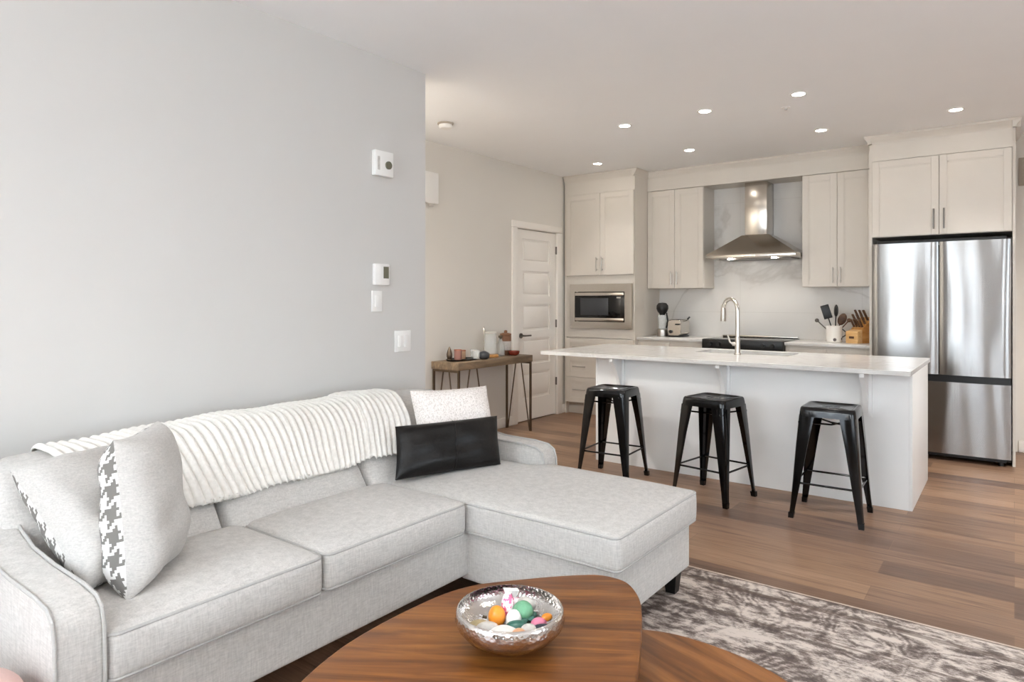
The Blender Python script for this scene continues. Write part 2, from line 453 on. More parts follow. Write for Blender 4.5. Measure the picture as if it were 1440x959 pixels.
def window(name, a, b, z0, z1, along):
    m = MB(); t = 0.06
    segs = [(a, a+t, z0, z1), (b-t, b, z0, z1), (a, b, z0, z0+t), (a, b, z1-t, z1), ((a+b)/2-t/2, (a+b)/2+t/2, z0, z1)]
    for p, q, r, s_ in segs:
        if along == 'x': m.box(p, q, YF-0.09, YF-0.04, r, s_, 0.004)
        else: m.box(XR+0.04, XR+0.09, p, q, r, s_, 0.004)
    structure(name, m, 'trim')
window('window_1', -2.7, -0.5, 0.35, 2.35, 'x'); window('fill_window_2', 1.0, 2.5, 0.6, 2.3, 'x'); window('fill_window_3', 0.6, 2.6, 0.6, 2.3, 'y')  # second and third windows are unseen, added to let in fill light
def baseboard(name, x0, x1, y0, y1):
    structure(name, MB().box(x0, x1, y0, y1, 0, 0.10, 0.004), 'trim')
baseboard('baseboard_hall', XH, XH+0.014, 2.2, 5.69); baseboard('baseboard_hall_2', XH, XH+0.014, 6.665, 6.78)
baseboard('baseboard_left', XL, XL+0.014, YF, 3.107); baseboard('baseboard_back', 0.03, XR, YB-0.014, YB); baseboard('baseboard_right', XR-0.014, XR, YF, YB-0.014)
# door casing and door
cs = MB(); cs.box(XH-0.12, XH+0.018, 5.69, DY0-0.004, 0, 2.112, 0.003); cs.box(XH-0.12, XH+0.018, DY1+0.004, 6.665, 0, 2.112, 0.003); cs.box(XH-0.12, XH+0.018, 5.69, 6.665, 2.118, 2.187, 0.003)
structure('trim_1', cs, 'trim')
door = MB(); dx = XH-0.012
y0, y1 = DY0+0.003, DY1-0.003
pz = [(0.245, 0.535), (0.625, 0.905), (0.995, 1.285), (1.375, 1.655), (1.745, 2.005)]
st = 0.115
door.box(dx-0.035, dx, y0, y0+st, 0.012, 2.104); door.box(dx-0.035, dx, y1-st, y1, 0.012, 2.104)
zz = [0.012] + [v for p in pz for v in p] + [2.104]
for i in range(0, len(zz), 2): door.box(dx-0.035, dx, y0+st, y1-st, zz[i], zz[i+1])
for a, b in pz:
    door.box(dx-0.03, dx-0.013, y0+st, y1-st, a, b)
    door.box(dx-0.03, dx-0.005, y0+st+0.028, y1-st-0.028, a+0.028, b-0.028, 0.006)
d1 = structure('door_1', door, 'trim')
h = MB(); h.tube([(dx, 5.872, 0.945), (dx+0.012, 5.872, 0.945)], 0.028, 20); h.tube([(dx+0.01, 5.872, 0.945), (dx+0.05, 5.872, 0.945), (dx+0.055, 5.885, 0.945), (dx+0.055, 5.99, 0.945)], 0.009, 10)
h.build('door_handle', 'dark_nickel', d1)
for z in (1.91, 1.06, 0.39):
    MB().box(dx+0.001, dx+0.02, DY1-0.006, DY1+0.012, z-0.045, z+0.045, 0.003).build('hinge', 'dark_nickel', d1)
structure('wall_light_block', MB().box(XH-0.20, XH-0.121, 5.6, 6.8, 0, 2.3), 'dark_gap')  # unseen dark box added to keep outside light from the door gap
# backsplash
structure('trim_2', MB().box(-3.349, -1.036, YB-0.012, YB, 0.925, 2.70), 'marble')

# ---------------------------------------------------------------- sofa
SO = thing('sectional_sofa', 'light grey fabric sectional sofa with a chaise, against the left wall', 'sofa', (-2.4, 1.8, 0))
MB().soft(-2.93, -1.885, 0.70, 2.96, 0.15, 0.345, 0.015, 10).build('base', 'sofa', SO)
MB().soft(-1.93, -1.18, 2.195, 2.92, 0.125, 0.345, 0.015, 10).build('chaise_base', 'sofa', SO)
def shear(p): return (p.x - max(0, p.z-0.40)*0.70, p.y, p.z)
def low(y, z): return 0.032*max(0, 1-max(0, y-0.7)/0.95)*max(0, (z-0.4)/0.41)
def back(y0, y1, lround, rround):
    def df(p):
        x, y, z = p
        dy = 1e9
        if lround: dy = min(dy, y-y0)
        if rround: dy = min(dy, y1-y)
        if dy < 0.16: z -= (1-math.sqrt(max(0, 1-((0.16-dy)/0.16)**2)))*0.13*max(0, (z-0.4)/0.41)
        return (x - max(0, z-0.40)*0.70, y, z-low(y, z))
    return MB().soft(-2.63, -2.31, y0, y1, 0.34, 0.815, (0.09, 0.028, 0.075), 12, deform=df, front=0.02).build('back_cushion', 'sofa', SO)
BS = [(0.68, 1.368, 1, 0), (1.372, 2.068, 0, 0), (2.072, 2.97, 0, 1)]
for a in BS: back(*a)
# left arm profile (x, z)
armp = [(-1.872,0.14),(-1.868,0.40),(-1.872,0.50),(-1.885,0.545),(-1.92,0.568),(-2.0,0.577),(-2.2,0.58),(-2.36,0.592),(-2.46,0.622),(-2.56,0.672),(-2.66,0.73),(-2.76,0.772),(-2.86,0.785),(-2.93,0.77),(-2.95,0.70),(-2.95,0.14)]
def arm(prof, y0, y1):
    o = MB().prism(prof, y0, y1, 0.012, 'y', 3).build('arm', 'sofa', SO, ang=50)
    for y in (y0, y1):
        MB().tube([(x, y, z) for x, z in prof[:-1]], 0.0055, 8).build('piping', 'piping', o)
    return o
arm(armp, 0.635, 0.747)
arm([(x-0.07 if x > -2.3 else x, z) for x, z in armp], 2.862, 2.975)
def loopz(x0, x1, y0, y1, r, z, df=None):
    pts = [Vector((x, y, z)) for x, y in rrect(x0, x1, y0, y1, r, 6)]
    out = []
    for i, p in enumerate(pts):
        q = pts[(i+1) % len(pts)]; n = max(1, int((q-p).length/0.08))
        out += [p.lerp(q, k/n) for k in range(n)]
    return [Vector(df(p)) for p in out] if df else out
def cushion(name, x0, x1, y0, y1, z0, z1, df=None, crown=0.028):
    o = MB().soft(x0, x1, y0, y1, z0, z1, (0.03,0.03,0.024), 16, crown=crown, deform=df, front=0.012).build(name, 'sofa', SO, ang=60)
    for z in (z1-0.009, z0+0.009):
        MB().tube(loopz(x0+0.005, x1-0.004, y0+0.004, y1-0.004, 0.03, z, df), 0.0055, 8, closed=True).build('piping', 'piping', o)
    return o
cushion('seat_cushion', -2.40, -1.862, 0.752, 1.430, 0.342, 0.478)
cushion('seat_cushion', -2.40, -1.862, 1.436, 2.166, 0.342, 0.478)
def tcush(p):
    x, y, z = p
    t = min(1, max(0, (-1.93-x)/0.03)); t = t*t*(3-2*t)
    return (x, 2.172+(y-2.172)*(1-t*(1-0.684/0.768)), z)
cushion('chaise_cushion', -2.38, -1.15, 2.172, 2.94, 0.335, 0.474, tcush, 0.032)
def leg(x, y, z0, z1=0.15):
    MB().loft([[(x+sx*0.022, y+sy*0.022, z0) for sx, sy in ((-1,-1),(1,-1),(1,1),(-1,1))], [(x+sx*0.034, y+sy*0.034, z1) for sx, sy in ((-1,-1),(1,-1),(1,1),(-1,1))]]).build('leg', 'black_plastic', SO)
leg(-1.245, 2.872, 0.012, 0.13); leg(-1.245, 2.26, 0.012, 0.13); leg(-1.95, 0.78, 0.0); leg(-2.86, 0.78, 0.0); leg(-2.86, 2.88, 0.0)

# ---------------------------------------------------------------- pillows
def pillow(name, label, bl, rv, uv, T, front, backm, seam=None, ears=0.05, n=26, sag=0.0, pipe=None):
    bl, rv, uv = Vector(bl), Vector(rv), Vector(uv)
    nv = rv.cross(uv).normalized()
    if nv.dot(Vector((0,0,1.34))-bl) < 0: nv = -nv
    c = bl+(rv+uv)/2
    root = thing(name, label, 'cushion', tuple(bl+rv/2))
    W_, H_ = rv.length, uv.length
    def side(sgn):
        m = MB(); vs = []
        g = [math.sin(PI/2*(-1+2*i/n)) for i in range(n+1)]
        uvs = {}
        for v in g:
            row = []
            for u in g:
                a = u*(1-ears*(1-v*v)); b = v*(1-ears*(1-u*u))
                t = T*max(0, (1-u**4)*(1-v**4))**0.55
                t *= 1+0.07*math.sin(5*u+3*v+bl.x*9)+0.05*math.sin(9*v-2*u)
                p = c + rv*(a/2) + uv*(b/2) + nv*(t*sgn) - Vector((0,0,sag*(1-v*v)*(1-abs(u))))
                row.append(m.bm.verts.new(p))
            vs.append(row)
        K_ = n+1; ua = [[0]*K_ for _ in range(K_)]; va = [[0]*K_ for _ in range(K_)]
        for i in range(K_):
            for j in range(n//2, n): ua[i][j+1] = ua[i][j]+(vs[i][j+1].co-vs[i][j].co).length; va[j+1][i] = va[j][i]+(vs[j+1][i].co-vs[j][i].co).length
            for j in range(n//2, 0, -1): ua[i][j-1] = ua[i][j]-(vs[i][j-1].co-vs[i][j].co).length; va[j-1][i] = va[j][i]-(vs[j-1][i].co-vs[j][i].co).length
        for i in range(K_):
            for j in range(K_): uvs[vs[i][j]] = (ua[i][j], va[i][j])
        lay = m.bm.loops.layers.uv.new('UVMap')
        for i in range(n):
            for j in range(n):
                f = [vs[i][j], vs[i][j+1], vs[i+1][j+1], vs[i+1][j]]
                fc = m.bm.faces.new(f if sgn > 0 else f[::-1])
        for fc in m.bm.faces:
            for lp in fc.loops: lp[lay].uv = uvs[lp.vert]
        return m
    fo = side(1).build('front_cover', front, root, ang=80, normals=False)
    side(-1).build('back_cover', backm, root, ang=80, normals=False)
    if pipe:
        pts = []
        g = [-1+2*i/24 for i in range(25)]
        for u, v in [(x,-1) for x in g[:-1]]+[(1,x) for x in g[:-1]]+[(-x,1) for x in g[:-1]]+[(-1,-x) for x in g[:-1]]:
            pts.append(c + rv*(u*(1-ears*(1-v*v))/2) + uv*(v*(1-ears*(1-u*u))/2))
        MB().tube(pts, 0.004, 8, closed=True).build('piping', pipe, root)
    if seam is not None:
        pts = []
        for i in range(25):
            v = -0.97+1.94*i/24; u = seam
            t = T*max(0, (1-u**4)*(1-v**4))**0.55*(1+0.07*math.sin(5*u+3*v+bl.x*9)+0.05*math.sin(9*v-2*u))
            pts.append(c + rv*(u/2) + uv*(v*(1-ears*(1-u*u))/2) + nv*(t+0.0005))
        MB().tube(pts, 0.0025, 6).build('seam', front, root)
    return root
pillow('throw_pillow', 'grey pillow with houndstooth back, lying against the sofa\'s left arm', (-2.10,0.785,0.512), (-0.11,0.33,0.0), (-0.43,-0.05,0.29), 0.095, 'pillow_grey', 'hound')
pillow('throw_pillow', 'upright grey pillow with houndstooth back, in front of the other houndstooth pillow', (-1.985,0.852,0.49), (-0.225,0.235,0.0), (-0.165,0.03,0.43), 0.10, 'pillow_grey', 'hound', ears=0.06)
pillow('throw_pillow', 'white flecked square pillow behind the black leather pillow', (-2.365,2.395,0.50), (0.19,0.395,0.0), (-0.15,0.07,0.365), 0.075, 'nubby', 'nubby', ears=0.05)
pillow('lumbar_pillow', 'black leather lumbar pillow on the chaise', (-2.285,2.145,0.505), (0.205,0.53,0.0), (-0.09,0.085,0.225), 0.06, 'leather', 'leather', seam=0.04, ears=0.03)

# ---------------------------------------------------------------- throw blanket (ribbed, draped over the back)
def throw():
    # path of the drape in (x, z): front hem, up the slope, over the top, down behind
    und = []
    def fb(z): w = (z-0.34)/0.475; return -2.31 + 0.02*(1-(2*w-1)**2) + 0.006
    for k in range(7): z = 0.575+(0.735-0.575)*k/6; und.append((fb(z), z))
    for k in range(1, 7): a = PI/2*k/6; und.append((-2.40+0.096*math.cos(a), 0.74+0.081*math.sin(a)))
    for k in range(0, 7): a = PI/2*k/6; und.append((-2.54-0.096*math.sin(a), 0.74+0.081*math.cos(a)))
    for k in range(1, 5): und.append((-2.636, 0.74-0.045*k))
    path = [(x-max(0, z-0.40)*0.70, z) for x, z in und]
    # resample
    P = [Vector((x, 0, z)) for x, z in path]; L = [0]
    for a, b in zip(P, P[1:]): L.append(L[-1]+(b-a).length)
    K = 46
    def at(s):
        for i in range(len(P)-1):
            if s <= L[i+1] or i == len(P)-2:
                t = (s-L[i])/(L[i+1]-L[i]); return P[i].lerp(P[i+1], t)
    m = MB(); rows = []
    Y0, Y1 = 0.90, 2.53; ribs = 45; NY = ribs*12
    for j in range(NY+1):
        f = j/NY; yb = Y0+(Y1-Y0)*f; row = []
        hem = 0.012*math.sin(f*7+1)+0.012*math.sin(f*17) - (0.012 if f > 0.83 else 0)
        ph = f*ribs*PI
        for i in range(K+1):
            t = i/K; s = L[-1]*t
            s2 = s + hem*(1-t)**2 + (0.010*abs(math.cos(ph))*(1-t)**6)
            p = at(min(max(s2, 0), L[-1])); q = at(min(max(s2+0.004, 0), L[-1])); q0 = at(max(s2-0.004, 0))
            tan = (q-q0); tan.normalize(); nrm = Vector((-tan.z, 0, tan.x)); 
            if nrm.x < 0 and nrm.z < 0: nrm = -nrm
            nrm = Vector((abs(tan.z) if p.x > -2.76 else -abs(tan.z), 0, abs(tan.x)))
            amp = 0.004+0.015*abs(math.sin(ph))**0.7 + 0.003*math.sin(f*13+t*5)+0.003*math.sin(f*29-t*7)
            if f > 0.815: amp += 0.009
            front = max(0, 1-t*2.0)
            y = yb - 0.16*front*max(0, f-0.35)/0.65 + 0.012*math.sin(t*9+f*6)*front + 0.004*math.sin(t*11+f*25)*front
            row.append(m.bm.verts.new(Vector((p.x, y, p.z-low(yb, p.z)))+nrm*amp))
        rows.append(row)
    for j in range(NY):
        for i in range(K):
            m.bm.faces.new((rows[j][i], rows[j][i+1], rows[j+1][i+1], rows[j+1][i]))
    o = m.build('throw_blanket', 'throw', None, ang=80)
    md = o.modifiers.new('thick', 'SOLIDIFY'); md.thickness = 0.006; md.offset = -1
    return tag(o, 'cream ribbed plush throw blanket draped over the sofa back', 'blanket')
throw()

# ---------------------------------------------------------------- coffee tables, bowl, sweets
def smooth_closed(pts, k=8):
    n = len(pts); out = []
    for i in range(n):
        p0, p1, p2, p3 = (Vector(pts[(i+d) % n]) for d in (-1, 0, 1, 2))
        for j in range(k):
            t = j/k
            out.append(tuple(0.5*((2*p1)+(-p0+p2)*t+(2*p0-5*p1+4*p2-p3)*t*t+(-p0+3*p1-3*p2+p3)*t**3)))
    return out
def coffee(name, label, pts, zt, th, legs, mat, z0):
    r = thing(name, label, 'coffee table', (sum(p[0] for p in pts)/len(pts), sum(p[1] for p in pts)/len(pts), z0), 'nesting coffee tables')
    MB().prism(smooth_closed(pts), zt-th, zt, 0.006, 'z', 3).build('tabletop', mat, r, ang=40)
    cx, cy = r.location.x, r.location.y
    for x, y in legs:
        ox, oy = (x-cx)*0.12, (y-cy)*0.12
        MB().loft([[(x+ox+0.014*math.cos(k*PI/8), y+oy+0.014*math.sin(k*PI/8), z0+0.0005) for k in range(16)], [(x+0.022*math.cos(k*PI/8), y+0.022*math.sin(k*PI/8), zt-th) for k in range(16)]]).build('leg', 'walnut_leg', r)
    return r
upper = [(-1.335,0.959),(-1.387,1.16),(-1.39,1.425),(-1.352,1.59),(-1.245,1.735),(-1.152,1.838),(-1.072,1.902),(-0.982,1.905),(-0.905,1.838),(-0.848,1.745),(-0.778,1.595),(-0.700,1.40),(-0.655,1.18),(-0.70,0.95),(-0.88,0.80),(-1.10,0.77),(-1.26,0.84)]
coffee('coffee_table', 'taller walnut coffee table with pebble shaped top, carrying the silver bowl', upper, 0.45, 0.036, [(-1.27,1.02),(-1.12,1.72),(-0.86,0.93)], 'walnut', 0.012)
lower = [(-0.95,1.86),(-0.86,1.925),(-0.72,1.937),(-0.58,1.915),(-0.45,1.85),(-0.30,1.70),(-0.20,1.46),(-0.24,1.22),(-0.44,1.06),(-0.72,1.10),(-0.92,1.36),(-0.985,1.66)]
coffee('coffee_table', 'lower walnut coffee table tucked under the taller one', lower, 0.32, 0.034, [(-0.82,1.75),(-0.38,1.58),(-0.60,1.22)], 'walnut_low', 0.012)

bc = (-1.045, 1.383)
bw = MB()
prof = [(0.0,0.0),(0.05,0.0),(0.085,0.010),(0.118,0.030),(0.137,0.053),(0.142,0.070),(0.139,0.086),(0.1365,0.093),(0.133,0.094),(0.134,0.085),(0.136,0.074),(0.128,0.060),(0.108,0.046),(0.078,0.037),(0.04,0.033),(0.0,0.032)]
prof = [(max(r, 0.0008), z) for r, z in prof]
bw.lathe(prof, (bc[0], bc[1], 0.4505), 64)
tag(bw.build('bowl', 'hammered', None, ang=60), 'hammered silver bowl of sweets on the taller coffee table', 'bowl')
zb = 0.4505+0.033
def sweet(name, label, mat, dx_, dy_, dz_, r, sc=(1,1,1), rz=0.0, extra=None, cat='sweet'):
    # dx_ to the right in the photo, dy_ away from the camera
    t = math.radians(36.9)
    x = bc[0]+dx_*math.cos(t)-dy_*math.sin(t); y = bc[1]+dx_*math.sin(t)+dy_*math.cos(t)
    root = thing(name, label, cat, (x, y, zb+dz_), 'sweets in the silver bowl')
    r *= 1.15; rot = Matrix.Rotation(rz, 3, 'Z')
    MB().ball((x, y, zb+dz_+r*sc[2]), r, 3, sc, rot).build('body', mat, root, ang=80)
    if extra: extra(root, x, y, zb+dz_+r*sc[2], r)
    return root
def stem(root, x, y, z, r):
    MB().tube([(x-r*0.8, y-r*0.5, z-0.004), (x-r*1.15, y-r*0.75, z-0.002)], 0.004, 8).build('stem', 'cork', root)
def twist(root, x, y, z, r):
    for s_ in (-1, 1):
        MB().loft([[(x+math.cos(a)*0.003, y+math.sin(a)*0.003, z+s_*r*0.9) for a in (0, PI/2, PI, 1.5*PI)], [(x+math.cos(a)*0.016, y+math.sin(a)*0.013, z+s_*(r*0.9+0.022)) for a in (0, PI/2, PI, 1.5*PI)]]).build('twist', 'candy_white', root)
def leaves(root, x, y, z, r):
    m = MB()
    for k in range(7):
        a = k*2*PI/7
        m.ball((x+math.cos(a)*r*0.95, y+math.sin(a)*r*0.95, z-r*0.35), 0.013, 2, (1,1,0.5))
    m.build('leaves', 'candy_teal', root)
sweet('sugared_orange', 'small orange ball left of the pink wrapped sweet', 'orange', -0.034, 0.008, 0.004, 0.024, (0.85,0.8,1.0), 0, stem)
sweet('wrapped_candy', 'tall pink and white wrapped sweet in the middle of the bowl', 'pink_wrap', -0.006, 0.030, 0.010, 0.022, (0.7,0.6,1.5), 0.4, twist)
sweet('wrapped_candy', 'green sweet ringed with dark green leaves at the bowl\'s right of centre', 'candy_green', 0.034, 0.022, 0.010, 0.024, (1,1,1), 0, leaves)
sweet('wrapped_candy', 'silver foil sweet behind the green one', 'candy_silver', 0.040, 0.076, 0.006, 0.022, (1.2,0.8,0.9), 0.6)
sweet('wrapped_candy', 'large pale round biscuit near the front of the bowl', 'candy_white', -0.014, -0.058, 0.002, 0.032, (1.1,1.1,0.42), 0)
sweet('wrapped_candy', 'peach coloured sweet at the front of the bowl', 'candy_peach', 0.022, -0.083, 0.014, 0.016, (1,1.2,0.8), 0.3)
sweet('wrapped_candy', 'clear white sweet between the peach and the navy ones', 'candy_silver', 0.048, -0.058, 0.006, 0.020, (1,1,0.8), 0.2)
sweet('wrapped_candy', 'dark navy wrapped sweet at the right front of the bowl', 'candy_navy', 0.083, -0.052, 0.018, 0.016, (1.7,0.8,0.6), 0.75)
sweet('wrapped_candy', 'pink sweet beside the gold one at the right of the bowl', 'candy_pink', 0.074, -0.012, 0.008, 0.016, (1.2,0.9,0.8), 1.0)
sweet('wrapped_candy', 'small gold sweet at the far right of the bowl', 'orange', 0.096, 0.002, 0.022, 0.011, (1.2,0.9,0.8), 1.0)
sweet('wrapped_candy', 'white and pink wrapped sweet behind the pink tall one', 'pink_wrap', 0.012, 0.078, 0.008, 0.020, (1.3,0.8,0.9), 1.2, twist)
sweet('wrapped_candy', 'clear white sweet between the pink tall one and the green one', 'candy_white', 0.010, -0.004, 0.004, 0.020, (0.9,0.9,1.1), 0.2)
sweet('wrapped_candy', 'dark teal sweet just in front of the green one', 'candy_teal', 0.020, -0.030, 0.002, 0.020, (1.4,0.8,0.8), 0.5)
sweet('wrapped_candy', 'silver foil sweet between the gold coin and the orange ball', 'candy_silver', -0.058, -0.028, 0.003, 0.022, (1.2,0.9,0.6), 0.9)
sweet('wrapped_candy', 'dull gold foil coin at the left of the bowl', 'candy_gold', -0.078, -0.012, 0.006, 0.026, (1,1,0.35), 0)

# ---------------------------------------------------------------- rug, pouf
tag(MB().box(-1.72, 1.75, 0.55, 3.205, 0, 0.012, 0.003).build('area_rug', 'rug', None), 'grey and cream distressed patterned rug under the coffee tables', 'rug')
PF = thing('pouf', 'pink rounded pouf beside the sofa\'s left arm, cut off by the frame', 'pouf', (-1.945, 0.335, 0))
MB().lathe([(0.17,0.0),(0.24,0.02),(0.275,0.10),(0.275,0.36),(0.25,0.42),(0.18,0.455),(0.08,0.465),(0.001,0.467)], (-1.945, 0.335, 0), 48).build('seat', 'pink', PF, ang=80)
MB().tube([(-1.945+0.277*math.cos(k*PI/24), 0.335+0.277*math.sin(k*PI/24), 0.35) for k in range(48)], 0.005, 8, closed=True).build('piping', 'pink', PF)

# ---------------------------------------------------------------- cabinet helpers
def shaker_door(parent, name, x0, x1, y, z0, z1, rail=0.06, mat='cab', th=0.02):
    m = MB()
    m.box(x0, x0+rail, y, y+th, z0, z1, 0.0015, 1); m.box(x1-rail, x1, y, y+th, z0, z1, 0.0015, 1)
    m.box(x0+rail, x1-rail, y, y+th, z0, z0+rail); m.box(x0+rail, x1-rail, y, y+th, z1-rail, z1)
    m.box(x0+rail-0.002, x1-rail+0.002, y+0.008, y+th, z0+rail-0.002, z1-rail+0.002)
    # small bevelled step inside the frame
    for a, b, c, d in ((x0+rail, x0+rail+0.010, z0+rail, z1-rail), (x1-rail-0.010, x1-rail, z0+rail, z1-rail), (x0+rail, x1-rail, z0+rail, z0+rail+0.010), (x0+rail, x1-rail, z1-rail-0.010, z1-rail)):
        m.box(a, b, y+0.004, y+0.012, c, d)
    return m.build(name, mat, parent)
def pull(parent, x, y, z, length, horiz=False, name='handle', mat='nickel'):
    m = MB(); d = length/2
    if horiz:
        m.tube([(x-d, y-0.032, z), (x+d, y-0.032, z)], 0.006, 10)
        for s_ in (-1, 1): m.tube([(x+s_*d*0.75, y, z), (x+s_*d*0.75, y-0.032, z)], 0.0045, 8)
    else:
        m.tube([(x, y-0.032, z-d), (x, y-0.032, z+d)], 0.006, 10)
        for s_ in (-1, 1): m.tube([(x, y, z+s_*d*0.75), (x, y-0.032, z+s_*d*0.75)], 0.0045, 8)
    return m.build(name, mat, parent)
def crown_prof(y, z0, z1):   # (y, z) profile growing towards the room
    return [(y+0.02, z0), (y-0.004, z0), (y-0.006, z0+0.012), (y-0.012, z0+0.020), (y-0.028, z1-0.030), (y-0.036, z1-0.020), (y-0.036, z1), (y+0.02, z1)]

# tall cabinet
TX0, TX1, TY = -4.262, -3.35, 6.72
tall = thing('tall_cabinet', 'tall greige pantry cabinet holding the microwave, left end of the kitchen', 'cabinet', ((TX0+TX1)/2, 7.04, 0))
m = MB()
m.box(TX1-0.02, TX1, TY, YB, 0, ZC-0.004); m.box(TX0, TX0+0.02, TY, YB, 0, ZC-0.004); m.box(TX0+0.02, TX1-0.02, TY+0.02, YB, 1.600, 2.70)
m.box(TX0+0.02, TX1-0.02, TY+0.02, YB, 0.13, 0.945); m.box(TX0+0.02, TX1-0.02, 7.30, YB, 0.9, 1.65)
m.box(TX0+0.02, TX1-0.02, TY, TY+0.03, 2.557, 2.74)
m.box(TX0, TX0+0.03, TY-0.002, TY+0.02, 0.13, 2.70)
# face frame round the microwave
m.box(TX0+0.03, TX0+0.10, TY, TY+0.02, 0.90, 1.61); m.box(-3.385, TX1-0.018, TY, TY+0.02, 0.90, 1.61); m.box(TX0+0.1, -3.385, TY, TY+0.02, 1.50, 1.61); m.box(TX0+0.1, -3.385, TY, TY+0.02, 0.90, 1.005)
m.build('carcass', 'cab', tall)
MB().box(TX0+0.02, TX1-0.02, TY+0.06, TY+0.08, 0, 0.13).build('toe_kick', 'toe', tall)
d = shaker_door(tall, 'door', -4.228, -3.779, TY-0.02, 1.618, 2.552); pull(d, -3.812, TY-0.02, 1.74, 0.16)
d = shaker_door(tall, 'door', -3.775, -3.356, TY-0.02, 1.618, 2.552); pull(d, -3.742, TY-0.02, 1.74, 0.16)
for a, b in ((0.676, 0.888), (0.436, 0.672), (0.140, 0.432)):
    d = shaker_door(tall, 'drawer', -4.228, -3.356, TY-0.02, a, b, 0.05); pull(d, -4.04, TY-0.02, (a+b)/2+0.005, 0.17, True)
cm = MB().prism(crown_prof(TY, 2.705, ZC-0.002), TX0, TX1+0.012, axis='x')
cm.prism([(TX1-0.02+q-TY if False else TX1-(q-TY), z) for q, z in crown_prof(TY, 2.705, ZC-0.002)], TY-0.034, 7.045, axis='y')
cm.build('crown', 'cab', tall)
# microwave
MW = thing('microwave', 'stainless built-in microwave in the tall cabinet', 'microwave', (-3.78, 6.9, 1.006))
tf = MB()
for a, b, c, d_ in ((-4.172, -4.105, 1.006, 1.517), (-3.46, -3.374, 1.006, 1.517), (-4.105, -3.46, 1.006, 1.085), (-4.105, -3.46, 1.427, 1.517)):
    tf.box(a, b, 6.688, 6.716, c, d_)
tf.build('trim_frame', 'steel_plain', MW)
MB().box(-4.08, -3.48, 6.725, 7.20, 1.006, 1.46).build('body', 'dark_gap', MW)
dr = MB().box(-4.102, -3.463, 6.692, 6.724, 1.088, 1.424, 0.003).build('door', 'black_glass', MW)
MB().box(-4.03, -3.665, 6.689, 6.692, 1.16, 1.355, 0.001).build('window', 'ceramic_dark', dr)
MB().box(-4.097, -3.468, 6.676, 6.695, 1.382, 1.418, 0.004).build('handle_bar', 'steel_plain', dr)
MB().box(-4.097, -3.468, 6.676, 6.695, 1.094, 1.130, 0.004).build('handle_bar', 'steel_plain', dr)
MB().box(-3.56, -3.51, 6.689, 6.6925, 1.353, 1.368).build('display', 'candy_silver', dr)

# upper cabinets
UY = 7.05
def upper_cab(name, label, x0, x1, xs, hs):
    r = thing(name, label, 'cabinet', ((x0+x1)/2, 7.2, 1.463), 'wall cabinets beside the range hood')
    MB().box(x0, x1, UY, YB-0.013, 1.463, 2.565).build('carcass', 'cab', r)
    d = shaker_door(r, 'door', x0+0.003, xs-0.002, UY-0.02, 1.466, 2.558); pull(d, xs-0.034, UY-0.02, 1.575, 0.15)
    d = shaker_door(r, 'door', xs+0.002, x1-0.003, UY-0.02, 1.466, 2.558); pull(d, xs+0.034, UY-0.02, 1.575, 0.15)
upper_cab('upper_cabinet', 'greige two-door wall cabinet left of the range hood', -3.348, -2.69, -3.02, 0)
upper_cab('upper_cabinet', 'greige two-door wall cabinet between the range hood and the fridge', -1.685, -1.038, -1.365, 0)
va = thing('cabinet_valance', 'greige frieze board with crown moulding running above the wall cabinets', 'moulding', (-2.2, 7.2, 2.567))
MB().box(-3.348, -1.038, UY-0.018, YB-0.013, 2.567, 2.715).build('frieze', 'cab', va)
MB().prism(crown_prof(UY-0.018, 2.715, ZC-0.002), -3.335, -1.078, axis='x').build('crown', 'cab', va)
# fridge cabinet
FY = 6.69
fc = thing('fridge_cabinet', 'greige cabinet surround with two doors above the fridge', 'cabinet', (-0.515, 7.0, 0))
m = MB(); m.box(-1.035, -1.013, FY, YB, 0, 2.75); m.box(-0.012, 0.008, FY, YB, 0, 2.75); m.box(-1.013, -0.012, FY+0.005, YB, 1.888, 2.75); m.box(-1.013, -0.012, FY-0.012, FY+0.01, 2.562, 2.75)
m.build('carcass', 'cab', fc)
d = shaker_door(fc, 'door', -1.010, -0.510, FY-0.018, 1.892, 2.556, 0.055); pull(d, -0.545, FY-0.018, 2.02, 0.17, mat='dark_nickel')
d = shaker_door(fc, 'door', -0.506, -0.015, FY-0.018, 1.892, 2.556, 0.055); pull(d, -0.472, FY-0.018, 2.02, 0.17, mat='dark_nickel')
cm = MB().prism(crown_prof(FY-0.012, 2.715, ZC-0.002), -1.05, 0.040, axis='x')
cm.prism([(0.008-(q-FY), z) for q, z in crown_prof(FY, 2.715, ZC-0.002)], FY-0.046, YB, axis='y')
cm.prism([(-1.035+(q-FY), z) for q, z in crown_prof(FY, 2.715, ZC-0.002)], FY-0.046, 6.99, axis='y')
cm.build('crown', 'cab', fc)
# refrigerator
FR = thing('refrigerator', 'stainless french door refrigerator with bottom freezer drawer', 'refrigerator', (-0.51, 7.0, 0))
MB().box(-1.000, -0.020, 6.685, 7.33, 0.03, 1.80, 0.004).build('body', 'dark_gap', FR)
def fridge_door(name, x0, x1, z0, z1):
    n = 16; bul = 0.010
    ring = []
    for i in range(n+1):
        t = -1+2*i/n; e = min(1, (1-abs(t))*14)
        ring.append((x0+(x1-x0)*i/n, 6.612-bul*(1-t*t)+0.010*(1-math.sqrt(max(0, 1-(1-e)**2)))))
    poly = ring+[(x1, 6.680), (x0, 6.680)]
    return MB().prism(poly, z0, z1).build(name, 'steel', FR, ang=50)
fridge_door('door', -1.000, -0.510, 0.713, 1.822); fridge_door('door', -0.502, -0.020, 0.713, 1.822)
fridge_door('freezer_drawer', -1.000, -0.020, 0.062, 0.655)
MB().box(-0.995, -0.025, 6.632, 6.684, 0.655, 0.713).build('handle_recess', 'black_plastic', FR)
